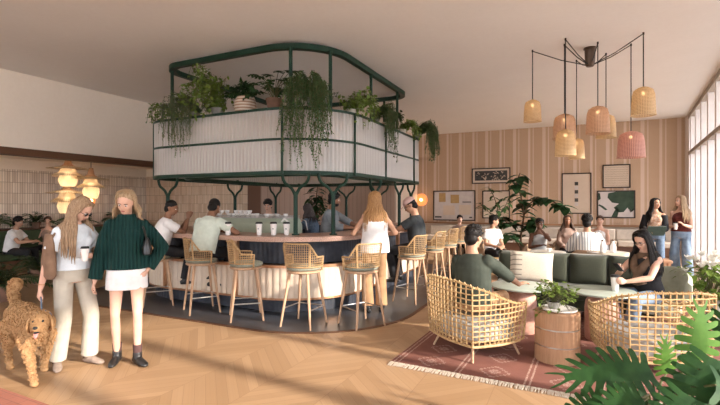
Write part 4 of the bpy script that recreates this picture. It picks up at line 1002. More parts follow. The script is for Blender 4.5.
def m_knit():
    m, nt, b, o = nodes('ribbed_dark_green_knit'); x, y, z = sep(nt, coords(nt)); k = mathn(nt, 'ABSOLUTE', mathn(nt, 'SINE', mathn(nt, 'MULTIPLY', x, 95))); n = noisen(nt, coords(nt), 60, 3)
    nt.links.new(mixc(nt, mathn(nt, 'MULTIPLY_ADD', k, .7, mathn(nt, 'MULTIPLY', n, .3)), (.006, .025, .022), (.012, .044, .039)), b.inputs['Base Color']); b.inputs['Roughness'].default_value = .95; b.inputs['Specular IOR Level'].default_value = .15
    bump(nt, b, k, .9, .015); return m
KNIT = m_knit()
EYEW = mat('eye_white', (.7, .68, .65), .3, bs=0); LIP = mat('lips', (.42, .15, .13), .5, bs=0); SOCK = cloth('brown_sock', (.10, .055, .05)); GLASSD = mat('dark_lens', (.01, .01, .012), .15, bs=0)

def ik(a, b, l1, l2, pole):
    d = b-a; L = min(d.length, (l1+l2)*.999); d = d.normalized(); c = (l1*l1-l2*l2+L*L)/(2*L); h = sqrt(max(0, l1*l1-c*c))
    p = pole-d*pole.dot(d); p = p.normalized() if p.length > 1e-4 else d.orthogonal().normalized()
    return a+d*c+p*h, a+d*L
def basis(f, up):
    """matrix whose columns are right, forward, up"""
    f = V(f).normalized(); r = f.cross(V(up)).normalized(); u = r.cross(f); m = M4((r, f, u)).transposed(); return m.to_4x4()
def hand(mb, w, fdir, palm, L, curl, side, thumb=.6, hm=None):
    """five fingered hand from wrist w; fdir along the fingers, palm = palm normal, side +1 when the thumb is on +lateral"""
    f = fdir.normalized(); palm = (palm-f*palm.dot(f)).normalized(); s = f.cross(palm)*side; k = L/.18
    pl = w+f*(.085*k)
    mb.loft([(w-f*.015*k, .024*k, .019*k), (w+f*.02*k, .030*k, .017*k), (w+f*.06*k, .040*k, .016*k), (w+f*.092*k, .040*k, .013*k)], 12, s)
    for i, (o, l) in enumerate(((.030, .072), (.010, .082), (-.010, .077), (-.029, .060))):
        p = pl+s*(o*k)-f*(.008*k); pts = [p]; d = f+s*(o*1.4); d.normalize(); 
        for j, q in enumerate((.42, .32, .26)):
            a = curl*(.55+.35*j)*(1+.08*i); ax = d.cross(palm).normalized(); d = (M4.Rotation(a, 3, ax) @ d).normalized(); pts.append(pts[-1]+d*(l*q*k*1.0))
        mb.tube(pts, [.0095*k, .009*k, .0082*k, .0062*k], 8); mb.ell(pts[-1], .0065*k, 8, 6)
    p = w+f*(.03*k)+s*(.024*k); d = (f*.75+s*.75+palm*thumb*.5).normalized(); pts = [p, p+d*.035*k]; d = (f*.9+s*.25+palm*thumb*.7).normalized(); pts.append(pts[-1]+d*.03*k); pts.append(pts[-1]+(f+palm*thumb*.5).normalized()*.022*k)
    mb.tube(pts, [.013*k, .0115*k, .0095*k, .007*k], 8); mb.ell(pts[-1], .007*k, 8, 6)
def person(label, loc, face, pose='stand', s=1.0, female=False, skin='fair', hair=('short', 'black'), pz=None, lean=(0, 0), twist=0, headyaw=0, headpitch=0, headroll=0,
           lh=None, rh=None, lpole=(-.6, -.8, -.4), rpole=(.6, -.8, -.4), lf=(-.10, .02, 0), rf=(.10, .02, 0), lk=(-.1, 1, .2), rk=(.1, 1, .2), lft=None, rft=None,
           top=None, sleeve='short', topfit=.014, hem=-.02, bottom=('trousers', None, .07), shoes=None, extras=None, curl=(.5, .5), hdirL=None, hdirR=None, palmL=None, palmR=None, vox=.009, group=None, strap=False, barearm=None, neck='round', outer=None):
    """local frame: +x the person's right, +y forward, z up"""
    T = thing('person', label, 'person', loc, yaw(face), group); SK = skinm(skin)
    up = V((0, 0, 1)); hw = (.155 if not female else .135)*s; shw = (.172 if not female else .148)*s
    pz = pz if pz is not None else .93*s
    P = V((0, 0, pz)); tl = .50*s
    ld = V((lean[0], lean[1], 0)); sp = V((ld.x, ld.y, sqrt(max(.01, 1-ld.length_squared)))); sp0 = (sp+up*.6).normalized() if pose == 'stand' else (sp+up*.25).normalized()
    wst = P+sp0*(tl*.34); ch = wst+(sp*.8+sp0*.2).normalized()*(tl*.34); nk = ch+sp*(tl*.32)
    lat = M4.Rotation(twist, 3, 'Z') @ V((1, 0, 0)); lat = (lat-sp*lat.dot(sp)).normalized(); fwd = sp.cross(lat)*-1; fwd = lat.cross(sp)*-1 if False else sp.cross(lat)
    latp = V((1, 0, 0)); 
    shc = nk-sp*(.080*s)
    S = {-1: shc-lat*shw, 1: shc+lat*shw}; Hp = {-1: P+V((-.085*s, 0, -.02)), 1: P+V((.085*s, 0, -.02))}
    ua, fa, th, sh_ = .285*s, .255*s, .43*s, .42*s
    dl = V((-.27*s, .03, pz-.10*s)); dr = V((.27*s, .03, pz-.10*s)); Wt = {-1: V(lh) if lh else dl, 1: V(rh) if rh else dr}
    El, Wr, Kn, An = {}, {}, {}, {}
    for k, pole in ((-1, lpole), (1, rpole)): El[k], Wr[k] = ik(S[k], Wt[k], ua, fa, V(pole))
    for k, ft, pole in ((-1, lf, lk), (1, rf, rk)): Kn[k], An[k] = ik(Hp[k], V(ft)+V((0, 0, .085*s)), th, sh_, V(pole))
    # head frame
    hf = (M4.Rotation(headyaw, 3, 'Z') @ fwd); rt = hf.cross(up).normalized(); hf = M4.Rotation(headpitch, 3, rt) @ hf; hu = rt.cross(hf)
    hu = M4.Rotation(headroll, 3, hf) @ hu
    HM = basis(hf, hu); hc = nk+(sp*.6+hu*.6).normalized()*(.165*s)+hf*.018*s; HT = M4.Translation(hc) @ HM @ M4.Scale(s*(1.0 if not female else .95), 4)
    # ---- body, one continuous surface
    mb = MB(); r = s; lr = s*(1 if not female else .80)
    hipr = (.165, .115) if not female else (.168, .118); wr_ = (.140, .100) if not female else (.118, .088); cr_ = (.165, .118) if not female else (.145, .112)
    mb.loft([(P-V((0, 0, .09*s)), hipr[0]*.80*r, hipr[1]*.85*r), (P-V((0, 0, .02*s)), hipr[0]*r, hipr[1]*r), (P+sp0*.06*s, hipr[0]*.95*r, hipr[1]*.93*r), (wst, wr_[0]*r, wr_[1]*r), (ch, cr_[0]*r, cr_[1]*r), (nk-sp*.09*s, (shw/s-.01)*r, .098*r), (nk-sp*.045*s, .135*r, .078*r), (nk-sp*.005*s, .07*r, .06*r), (nk+sp*.03*s, .056*r, .056*r)], 20, lat)
    if female:
        for k in (-1, 1): mb.ell(ch+lat*(k*.068*s)+fwd*(.088*s)-sp*.005*s, (.058*s, .045*s, .055*s), 12, 8)
    mb.tube([nk-sp*.03*s, nk+sp*.05*s, hc-hu*.04*s-hf*.01*s], [.060*s if not female else .052*s, .055*s if not female else .047*s, .054*s], 12)
    fr = s*(1 if not female else .88)
    for k in (-1, 1):
        mb.ell(S[k]-lat*(k*.008*s), .060*fr, 12, 8); mb.tube([S[k]-lat*(k*.03*s), S[k].lerp(El[k], .35), El[k]], [.055*fr, .049*fr, .040*fr], 12); mb.ell(El[k], .040*fr, 10, 6)
        mb.tube([El[k], El[k].lerp(Wr[k], .3), Wr[k]], [.040*fr, .041*fr, .026*fr], 12)
        fd = (Wr[k]-El[k]).normalized(); hd = (hdirL if k < 0 else hdirR); hd = (V(hd) if hd else fd); pm = (palmL if k < 0 else palmR); pm = V(pm) if pm else (V((-k, 0, 0))+V((0, -.1, -.3)) if not (lh if k < 0 else rh) else V((-k*.5, 0, -1)))
        mb.ell(Wr[k], .025*fr, 8, 6); fn = hd.normalized(); pl_ = (pm-fn*pm.dot(fn)).normalized()
        sd_ = 1 if (fn.cross(pl_)).dot(V((0, 1, .3)) if abs(fn.z) > .7 else V((-k, 0, .8))) > 0 else -1
        hand(mb, Wr[k]+fn*.008, hd, pm, .178*fr, curl[0 if k < 0 else 1], sd_)
        mb.tube([Hp[k]-V((0, 0, 0)), Hp[k].lerp(Kn[k], .4), Kn[k]], [.090*lr, .078*lr, .055*lr], 14); mb.ell(Kn[k], .055*lr, 10, 8)
        mb.tube([Kn[k], Kn[k].lerp(An[k], .3), An[k]], [.053*lr, .054*lr, .036*lr], 12); mb.ell(An[k], .037*lr, 8, 6)
    # head
    h = MB(); h.ell((0, -.012, .032), (.075, .094, .088), 20, 14).ell((0, .022, -.02), (.062, .070, .088), 18, 12).ell((0, .050, -.078), (.036, .034, .030), 12, 8).ell((0, .012, -.062), (.052, .055, .045), 14, 8)
    h.tube([(0, .080, .022), (0, .098, -.008), (0, .106, -.022)], [.009, .010, .013], 8).ell((0, .102, -.025), (.017, .011, .010), 8, 6)
    h.ell((0, .078, .036), (.045, .014, .010), 10, 6); h.ell((0, .083, -.052), (.022, .012, .011), 10, 6)
    for k in (-1, 1): h.ell((k*.036, .068, -.022), (.02, .018, .018), 8, 6).ell((k*.076, -.008, -.008), (.009, .020, .031), 8, 8)
    if pose == 'none': return T
    h.xf(HT); mb.add([V(p) for p in h.v], h.f)
    fuse(mb, 'body', SK, T, vox, 3)
    def hp(mbx, nm, m, lab=None): return mbx.xf(HT).build(nm, m, T, 60, label=lab)
    e = MB(); b_ = MB(); 
    for k in (-1, 1):
        e.ell((k*.030, .079, .008), (.013, .010, .008), 10, 6); b_.ell((k*.030, .086, .008), (.0065, .006, .0065), 8, 6)
        b_.tube([(k*.014, .089, .026), (k*.032, .089, .031), (k*.048, .078, .025)], [.003, .0038, .002], 6)
    hp(e, 'eyes', EYEW); hp(b_, 'irises_and_brows', hairm('black' if hair[1] in ('black', 'grey') else 'brown')); hp(MB().ell((0, .092, -.0505), (.019, .006, .0042), 10, 6).ell((0, .090, -.0570), (.016, .007, .0045), 10, 6), 'lips', LIP)
    # ---- clothes
    if top:
        mb = MB(); f = topfit
        hz = P+sp0*(hem*s) if hem >= -.03 else P+V((0, 0, hem*s))
        secs = [(hz, (hipr[0]+f*1.2)*r, (hipr[1]+f*1.3)*r)]
        if hem < .04: secs.append((P+sp0*.07*s, (hipr[0]+f)*r, (hipr[1]+f)*r))
        secs += [(wst, (wr_[0]+f*1.9)*r, (wr_[1]+f*2.0)*r), (ch, (cr_[0]+f)*r, (cr_[1]+f+(.018 if female else 0))*r)]
        if sleeve == 'none': secs += [(nk-sp*.10*s, (shw/s-.015)*r, (.108+f*.3)*r), (nk-sp*.055*s, (.118)*r, .082*r), (nk-sp*.03*s, .092*r, .070*r)]
        else: secs += [(nk-sp*.09*s, (shw/s+.004)*r, (.10+f)*r), (nk-sp*.042*s, (.140+f*.4)*r, (.082+f*.5)*r), (nk-sp*(.004 if neck != 'high' else -.0)*s, (.078+f*.3)*r, (.066+f*.3)*r)]
        if neck == 'high': secs.append((nk+sp*.035*s, (.066+f*.3)*r, (.064+f*.3)*r))
        mb.loft(secs, 24, lat)
        if female:
            for k in (-1, 1): mb.ell(ch+lat*(k*.066*s)+fwd*((.090+f)*s)-sp*.008*s, (.060*s, .042*s, .058*s), 12, 8)
        if sleeve != 'none':
            for k in (-1, 1):
                g = f*.75; A, E, W_ = S[k], El[k], Wr[k]; mb.ell(A-lat*(k*.010*s), (.058*fr+g*.7), 12, 8)
                if sleeve == 'short': q = A.lerp(E, .62); mb.tube([A-lat*(k*.03*s), A.lerp(E, .3), q], [.058*fr+g, .055*fr+g, .052*fr+g*1.3], 14)
                else:
                    e_ = {'long': .93, 'elbow': .25, 'rolled': .35}[sleeve]; mb.tube([A-lat*(k*.03*s), A.lerp(E, .4), E], [.058*fr+g, .053*fr+g, .045*fr+g], 14); mb.ell(E, .045*fr+g, 12, 8); mb.tube([E, E.lerp(W_, e_*.5), E.lerp(W_, e_)], [.045*fr+g, .044*fr+g, (.034*fr+g*1.3)], 14)
        o = fuse(mb, 'top', top, T, vox, 3)
    if bottom:
        kind, m, hemr = bottom; mb = MB(); tr_ = r*(.9 if female else 1); wz = P+sp0*(.085*s)
        if kind == 'skirt':
            mb.loft([(P+V((0, 0, -.20*s)), .190*r, .145*r), (P+V((0, 0, -.1*s)), .186*r, .140*r), (P, .180*r, .130*r), (wz, .145*r, .105*r)], 28, latp)
        else:
            mb.loft([(P-V((0, 0, .08*s)), (hipr[0]*.9+.012)*r, (hipr[1]*.92+.012)*r), (P-V((0, 0, .02*s)), (hipr[0]+.012)*r, (hipr[1]+.012)*r), (P+sp0*.05*s, (hipr[0]+.008)*r, (hipr[1]+.008)*r), (wz, (wr_[0]+.018)*r, (wr_[1]+.016)*r)], 22, latp)
            for k in (-1, 1):
                mb.tube([Hp[k], Hp[k].lerp(Kn[k], .4), Kn[k]], [.100*tr_, .090*tr_, max(.064, hemr*.92)*r], 16); mb.ell(Kn[k], max(.064, hemr*.92)*r, 12, 8)
                e_ = An[k]-(An[k]-Kn[k]).normalized()*.0 ; end = Kn[k].lerp(An[k], .98 if kind == 'trousers' else .5)
                mb.tube([Kn[k], Kn[k].lerp(end, .35), end], [max(.062, hemr*.92)*r, max(.060, hemr*.95)*r, hemr*r], 16)
        fuse(mb, 'skirt' if kind == 'skirt' else 'trousers', m, T, vox, 3)
    if shoes:
        for k in (-1, 1):
            ft = (lft if k < 0 else rft); d = V(ft).normalized() if ft else V((k*.18, 1, 0)).normalized(); A = An[k]; g = V((A.x, A.y, A.z-.085*s)); mb = MB(); sl = s*(.94 if female else 1.02); lt = d.cross(up).normalized()
            mb.loft([(g-d*.070*sl+up*.030, .030*sl, .030), (g-d*.04*sl+up*.038, .038*sl, .038), (g+d*.03*sl+up*.042, .038*sl, .042), (g+d*.09*sl+up*.030, .046*sl, .030), (g+d*.15*sl+up*.022, .042*sl, .022), (g+d*.185*sl+up*.016, .024*sl, .014)], 16, lt)
            mb.tube([A+up*.035, A-up*.03*s], [.043*s, .045*s], 12)
            sh = fuse(mb, 'shoe', shoes, T, .008, 3)
    # ---- hair
    st, hk = hair[0], hairm(hair[1]); R_ = random.Random(len(label)*7+3); mb = MB(); 
    if st in ('short', 'crop', 'curly'):
        k = 1.0 if st == 'crop' else 1.06
        mb.ell((0, -.020, .048), (.079*k, .094*k, .086*k), 20, 14)
        mb.ell((0, -.050, -.015), (.070*k, .060*k, .080), 16, 10)
        if st != 'crop':
            for i in range(300 if st == 'short' else 320):
                a = R_.uniform(0, 2*pi); e_ = R_.uniform(-.1, 1.35); p = V((sin(a)*cos(e_)*.080, cos(a)*cos(e_)*.096-.02, .048+sin(e_)*.090))
                if p.y > .045 and p.z < .088: continue
                if st == 'curly': mb.ell(p*1.04, R_.uniform(.010, .018), 6, 4)
                else: mb.tube([p, p+V((R_.uniform(-.02, .02), R_.uniform(.0, .03), R_.uniform(-.002, .016)))], [.010, .003], 5)
    elif st == 'tied':
        mb.ell((0, -.018, .044), (.080, .097, .087), 20, 14).ell((0, -.10, -.03), (.040, .040, .042), 14, 10); mb.ell((0, -.055, .0), (.068, .055, .068), 14, 8)
        for k in (-1, 1):
            for j in range(4): mb.tube([(k*.006, .050-.01*j, .118), (k*.060, .066-.012*j, .085), (k*.079, .040-.012*j, .03), (k*(.080+.004*j), .010-.01*j, -.03), (k*.074, -.03, -.05)], [.006, .011, .012, .010, .005], 6)
    elif st == 'bun':
        mb.ell((0, -.018, .044), (.080, .097, .087), 20, 14).ell((0, -.062, .09), (.042, .042, .038), 14, 10); mb.ell((0, -.052, .0), (.066, .055, .065), 14, 8)
        for k in (-1, 1): mb.tube([(k*.055, .062, .09), (k*.078, .03, .04), (k*.08, .0, .0)], [.009, .010, .004], 6)
    else:   # long hair, falling by gravity
        a0, a1 = (80, 280) if st == 'side' else (58, 302)
        mb.ell((0, -.026, .050), (.081, .094, .086), 20, 14).ell((0, -.050, -.01), (.072, .060, .075), 16, 10)
        ln = {'long': .42, 'mid': .27, 'bob': .17, 'xlong': .50, 'side': .15}[st]*s
        mb.xf(HT); inv = HT; lock = MB(); n = 150
        for i in range(n):
            az = R(a0)+(R(a1)-R(a0))*((i*.618034) % 1); up_ = R_.uniform(.15, .95); rr = R_.uniform(.97, 1.08)
            cr = V((sin(az)*.012, .04-R_.random()*.06, .125)); q1 = V((sin(az)*.070*rr, cos(az)*.080*rr-.014, .095)); q2 = V((sin(az)*.086*rr, cos(az)*.094*rr-.015, .03))
            q3 = V((sin(az)*.085*rr, cos(az)*.088*rr-.018, -.04)); pts = [HT @ p for p in (cr, q1, q2, q3)]; p = pts[-1]; L = ln*R_.uniform(.6, 1.0); m = 6; ph = R_.random()*6
            od = (HM.to_3x3() @ V((sin(az), cos(az)*.9-.1, 0))); od.z = 0
            for j in range(m):
                p = p+V((0, 0, -L/m))+od*(.012*s*(1 if j < 3 else .1))+V((sin(ph+j*1.3), cos(ph+j*1.1), 0))*.006
                dch = V((p.x-ch.x, p.y-ch.y, 0)); rad = (.168 if female and dch.dot(fwd) > 0 else .15 if abs(dch.x) < .1 else .17)*s     # stay outside the chest
                if p.z < nk.z-.02 and dch.length < rad and dch.length > .01: p = p+dch.normalized()*(rad-dch.length)*.8
                pts.append(p.copy())
            lock.tube(pts, [.005*s, .012*s, .013*s, .013*s]+[.012*s, .011*s, .010*s, .009*s, .007*s, .002*s], 6)
        mb.add([V(p) for p in lock.v], lock.f); mb.build('hair', hk, T, 70); mb = None
    if mb is not None: mb.xf(HT); mb.build('hair', hk, T, 70)
    info = dict(T=T, P=P, wst=wst, ch=ch, nk=nk, S=S, El=El, Wr=Wr, Kn=Kn, An=An, HT=HT, HM=HM, hc=hc, lat=lat, fwd=fwd, sp=sp, s=s)
    if extras: extras(info)
    return info
def glasses(I, dark=False):
    mb = MB()
    for k in (-1, 1):
        mb.tube([(k*.031+.021*cos(a), .094, .006+.017*sin(a)) for a in [2*pi*i/14 for i in range(14)]], .0028, 5, True)
        mb.tube([(k*.051, .093, .01), (k*.075, .05, .008), (k*.080, -.005, .0)], .0025, 5)
    mb.tube([(-.010, .096, .01), (.010, .096, .01)], .0028, 5)
    mb.xf(I['HT']).build('glasses', BLACK, I['T'])
    if dark:
        for k in (-1, 1):
            mb = MB(); mb.prism([(k*.031+.020*cos(a), .006+.016*sin(a)) for a in [2*pi*i/14 for i in range(14)]], -.0955, -.0935, M4(((1, 0, 0), (0, 0, -1), (0, 1, 0)))); mb.xf(I['HT']).build('dark_lens', GLASSD, I['T'])
def sphere_obj(): pass
def world_of(I, p): return M4.Translation(I['T'].location) @ M4.Rotation(I['T'].rotation_euler.z, 4, 'Z') @ V(p)

# --- the two standing women in front -------------------------------------------------
def ex_left(I):
    glasses(I, True); s = I['s']
    # wrist watch strap
    w_ = I['Wr'][1]; d = (I['El'][1]-w_).normalized()
    q = d.to_track_quat('Z', 'Y').to_matrix().to_4x4(); MB().lathe([(.029, 0), (.031, .004), (.029, .010)], n=16, caps=False).xf(M4.Translation(w_+d*.03) @ q).build('bracelet', COPPER, I['T'])
q = at(73, 4.40)
camd = V((-q.x, -q.y, 0)).normalized()
def rot2(v, a): return (v.x*cos(a)-v.y*sin(a), v.x*sin(a)+v.y*cos(a))
WL = person('long haired woman in sunglasses, white t-shirt and beige jeans looking down beside the dog', tuple(q), rot2(camd, R(22)), s=.985, female=True, skin='fair', hair=('xlong', 'ash'),
    lean=(.02, .12), twist=R(6), headyaw=R(26), headpitch=R(-36), lh=(-.02, .24, 1.10), rh=(.285, .02, .80), lpole=(-.9, -.5, -.5), rpole=(.9, -.6, -.2), hdirL=(.35, .8, .3), palmL=(.6, -.3, -.4), curl=(1.1, .55),
    lf=(-.13, .05, 0), rf=(.12, -.05, 0), lft=(-.35, 1, 0), rft=(.35, 1, 0), top=BLUEW, sleeve='short', topfit=.022, hem=.05, bottom=('trousers', BEIGEJ, .080), shoes=SUEDE, extras=ex_left, vox=.007)
q = at(127, 4.50); camd = V((-q.x, -q.y, 0)).normalized()
def ex_right(I):
    for k in (-1, 1): MB().tube([I['An'][k]+V((0, 0, .11)), I['An'][k]+V((0, 0, .03)), I['An'][k]-V((0, 0, .03))], [.045, .040, .042], 14).build('sock', SOCK, I['T'])
    mb = MB(); c = I['Kn']
WR = person('fair haired woman in dark green jumper and white mini skirt with hand on hip', tuple(q), rot2(camd, R(-4)), s=1.02, female=True, skin='fair', hair=('side', 'blond'),
    lean=(.0, .03), headyaw=R(-16), headpitch=R(-28), headroll=R(-6), rh=(.29, .03, .80), lh=(-.19, .03, .93), lpole=(-1, -.25, -.1), rpole=(1, -.3, 0), hdirL=(.4, .35, -.8), palmL=(.9, -.2, .1), curl=(.6, .5),
    lf=(-.10, .10, 0), rf=(.09, -.02, 0), lft=(-.55, 1, 0), rft=(.25, 1, 0), top=KNIT, sleeve='long', topfit=.034, hem=.0, neck='high', bottom=('skirt', TEE, 0), shoes=BLACKL, extras=ex_right, vox=.007)
# shoulder bags
def shoulder_bag(I, k, name, label, m, off, size, tilt=0):
    T = I['T']; s = I['s']; Rw = M4.Rotation(T.rotation_euler.z, 4, 'Z')
    sh = I['S'][k]+V((0, 0, .062*s))-I['lat']*(k*.045); c = V(off)+V((I['S'][k].x, I['S'][k].y, 0))
    p = M4.Translation(T.location) @ Rw @ c
    b = thing(name, label, 'bag', tuple(p), T.rotation_euler.z)
    w_, h_, d_ = size
    mb = MB().loft([((0, -.0, -h_/2), d_*.32, w_*.40), ((0, 0, -h_*.42), d_*.5, w_*.5), ((0, 0, -h_*.1), d_*.5, w_*.5), ((0, 0, h_*.3), d_*.3, w_*.44), ((0, 0, h_*.5), d_*.12, w_*.38)], 20, power=.8)
    mb.build('bag_body', m, b)
    top_ = sh-c; st = MB()
    for y in (-w_*.34, w_*.34): 
        mid = V((top_.x*.6+k*.02, y*.5+top_.y*.5, (h_*.45+top_.z)/2)); st.tube([V((0, y, h_*.42)), mid, top_+V((0, y*.18, .012))], [.011, .010, .012], 6)
    st.build('strap', m, b); return b
shoulder_bag(WL, 1, 'shoulder_bag', 'brown suede shoulder bag on the arm of the woman in the white t-shirt', BROWNL, (.070, -.02, 1.10), (.20, .42, .10))
shoulder_bag(WR, -1, 'shoulder_bag', 'small black leather shoulder bag under the arm of the woman in the green jumper', BLACKL, (-.035, .09, 1.17), (.22, .17, .09))
# cup in the left woman's hand
def held_cup(I, k, label, sc_=.8, d=(0, .09, .0)):
    p = world_of(I, I['Wr'][k]+V(d)); t = make_takeaway('takeaway_cup', label, (p.x, p.y, p.z-.06), sc_); return t
held_cup(WL, -1, 'white takeaway cup held by the long haired woman in the white t-shirt', .8, (.05, .085, .02))

# --- at the bar ----------------------------------------------------------------------
STZ = .81
def seated(label, loc, face, seat=.80, foot=.30, **k):
    s = k.get('s', 1.0); d = dict(pose='sit', pz=seat+.085*s, lf=(-.12, .36, foot), rf=(.12, .36, foot), lk=(-.2, 1, .5), rk=(.2, 1, .5), bottom=('trousers', DKPANT, .07), shoes=BLACKL); d.update(k)
    return person(label, loc, face, **d)
q = (-5.93, 5.0, 0)
seated('man in white t-shirt sitting at the left end of the bar, hands clasped', q, (.55, .85), skin='brown', hair=('crop', 'black'), s=1.0, lean=(.05, .25), headyaw=R(-28), headpitch=R(-4),
    lh=(-.02, .44, 1.36), rh=(.05, .42, 1.34), lpole=(-.6, -.2, -1), rpole=(.6, -.2, -1), hdirL=(.1, .1, 1), hdirR=(-.1, .1, 1), palmL=(1, 0, 0), palmR=(-1, 0, 0), curl=(.9, .9), top=TEE, sleeve='short', topfit=.022, hem=-.02)
seated('man in a pale mint polo shirt with his back to us, leaning on the bar', (-5.0, 4.98, 0), (-.12, 1), skin='brown', hair=('crop', 'black'), s=1.08, lean=(-.02, .42), headyaw=R(8), headpitch=R(-8),
    lh=(-.14, .52, 1.15), rh=(.20, .47, 1.15), lpole=(-1, .1, -.5), rpole=(1, .1, -.5), hdirL=(.6, .6, 0), hdirR=(-.5, .6, 0), top=MINTC, sleeve='short', topfit=.026, hem=-.03)
WW = person('long haired woman in white sleeveless top and tan trousers standing back-on at the bar', (-2.62, 5.98, 0), (-.55, .83), s=1.04, female=True, skin='tan', hair=('long', 'golden'), headyaw=R(-4),
    lean=(0, .05), lh=(-.22, .28, 1.13), rh=(.24, .30, 1.13), lpole=(-.7, -.6, -.6), rpole=(.7, -.6, -.6), hdirL=(.3, 1, 0), hdirR=(-.3, 1, 0), top=TEE, sleeve='none', topfit=.034, hem=-.08, bottom=('trousers', TANP, .085), shoes=BLACKL)
def ex_cap(I):
    mb = MB().ell((0, -.012, .058), (.088, .104, .085), 24, 14); mb.v = [(x, y, max(z, .045)) for x, y, z in mb.v]
    c = mb.xf(I['HT']).build('baseball_cap', PINKC, I['T'], 50, label='pale pink baseball cap')
    MB().loft([((0, .075, .052), .072, .006), ((0, .115, .048), .070, .006), ((0, .150, .040), .052, .005), ((0, .165, .036), .02, .004)], 14).xf(I['HT']).build('cap_peak', PINKC, c)
    mb = MB().xf(I['HT']); glasses(I, True)
    for k, cc in ((-1, 0), (1, 0)):
        a, b = I['El'][k], I['Wr'][k]; mt = MB(); rr = random.Random(4)
        for i in range(9):
            f = .15+.75*rr.random(); an = rr.random()*6; ax = (b-a).normalized(); o = ax.orthogonal().normalized(); o = M4.Rotation(an, 3, ax) @ o; p = a.lerp(b, f)+o*(.040-.012*f)
            mt.ell(p, (.012, .012, .012), 6, 5)
        mt.build('forearm_tattoos', mat('tattoo_ink', (.06, .07, .09), .6, bs=0), I['T'])
seated('man in pale pink cap and charcoal t-shirt sitting at the right of the bar', (-2.30, 7.0, 0), (-1, -.05), skin='tan', hair=('crop', 'black'), s=1.05, lean=(0, .10), headyaw=R(12), headpitch=R(-30),
    lh=(-.02, .48, 1.16), rh=(.10, .46, 1.16), lpole=(-1, 0, -.6), rpole=(1, 0, -.6), hdirL=(.6, .6, 0), hdirR=(-.6, .6, 0), top=DKGREY, sleeve='short', topfit=.022, hem=-.02, extras=ex_cap)
person('bearded man in a grey shirt standing behind the bar, reaching out to the right', (-4.02, 7.05, 0), (.98, .2), s=1.05, skin='brown', hair=('short', 'black'), lean=(0, .16), headpitch=R(0), headyaw=R(10),
    rh=(.12, .50, 1.17), lh=(-.06, .56, 1.18), rpole=(.6, -.4, -.8), lpole=(-.6, -.3, -.8), hdirL=(.1, 1, 0), hdirR=(0, 1, 0), top=GREYSH, sleeve='rolled', topfit=.024, bottom=('trousers', DKPANT, .08), shoes=BLACKL,
    extras=lambda I: MB().ell((0, .040, -.068), (.050, .052, .044), 16, 10).xf(I['HT']).build('beard', hairm('black'), I['T']))
person('dark haired woman in a denim shirt standing behind the bar beside the cups, in profile', (-4.52, 7.35, 0), (-.8, .1), s=.94, female=True, skin='brown', hair=('mid', 'grey'), lean=(0, .2), headpitch=R(-12),
    rh=(.16, .36, 1.13), lh=(-.10, .40, 1.13), top=DENIM, sleeve='long', topfit=.022, bottom=('trousers', DKPANT, .08), shoes=BLACKL)
q = at(269, 8.9)
person('barista with dark hair looking down behind the espresso machine', (q.x, q.y, 0), (.35, -.9), s=.98, skin='fair', hair=('short', 'black'), lean=(0, .06), headpitch=R(-12),
    rh=(.12, .34, 1.05), lh=(-.12, .34, 1.05), top=TEE, sleeve='short', topfit=.022, bottom=('trousers', DKPANT, .08), shoes=BLACKL)

# --- lounge --------------------------------------------------------------------------
q = at(475, 4.85, .012); f = (.62, .78)
MG_ = seated('black haired man in dark green shirt sitting back-on in the rattan armchair', (q.x-.02, q.y+.02, .012), (.22, .97), seat=.42, foot=0, skin='tan', hair=('short', 'black'), s=1.06, lean=(-.06, .06), headyaw=R(-12), headpitch=R(-8),
    rh=(.34, .50, .66), lh=(-.18, .42, .62), rpole=(1, -.4, -.5), lpole=(-1, -.4, -.5), hdirR=(.35, 1, .15), palmR=(0, 0, -1), lf=(-.15, .52, 0), rf=(.12, .56, 0), top=DGSH, sleeve='rolled', topfit=.026, bottom=('trousers', TANP, .075), shoes=BLACKL, curl=(.5, .35))
def ex_g(I):
    glasses(I); s = I['s']; ch, nk, lat, fwd, sp = I['ch'], I['nk'], I['lat'], I['fwd'], I['sp']; mb = MB()
    mb.loft([(nk-sp*.05-lat*.02, .150, .098), (nk-sp*.015, .110, .085), (nk+sp*.005, .082, .07)], 20, lat)
    for k in (-1, 1): mb.tube([nk-lat*(k*.11)-sp*.04+fwd*.04, ch-lat*(k*.05)+fwd*.145, ch-sp*.06+fwd*.16-lat*k*.01, ch-sp*.20+fwd*.15+lat*(k*.04)], [.035, .05, .045, .055], 12)
    fuse(mb, 'draped_jumper', BROWNK, I['T'], .009, 3, 'brown jumper knotted over the shoulders')
q = at(648, 5.35, .012)
WG = seated('woman with long black hair and glasses looking at her phone, brown jumper over her shoulders', tuple(q), (-.66, -.75), seat=.42, foot=0, s=1.0, female=True, skin='fair', hair=('long', 'black'), lean=(0, .10), headpitch=R(-26), headyaw=R(4),
    rh=(.06, .38, .80), lh=(-.06, .46, .69), rpole=(.8, -.3, -.7), lpole=(-.9, -.2, -.6), hdirR=(-.1, .8, .5), palmR=(-.2, -.5, .7), hdirL=(.1, 1, .05), palmL=(1, .1, -.1), curl=(.7, .8), lf=(-.10, .46, 0), rf=(.10, .44, 0), top=BLACKL if 0 else DKPANT, sleeve='none', topfit=.016, bottom=('trousers', LDENIM, .08), shoes=BLACKL, extras=ex_g)
p = world_of(WG, WG['Wr'][1]+V((-.03, .10, .045))); ph = thing('smartphone', 'dark smartphone held up by the woman with glasses', 'phone', tuple(p), WG['T'].rotation_euler.z)
ph.rotation_euler.x = R(-50); bevel(MB().box((0, 0, 0), (.072, .009, .148)).build('phone_case', BLACK, ph), .003); MB().box((0, -.0055, 0), (.064, .002, .138)).build('screen', mat('grey_screen', (.15, .16, .18), .2, bs=0), ph, 0)
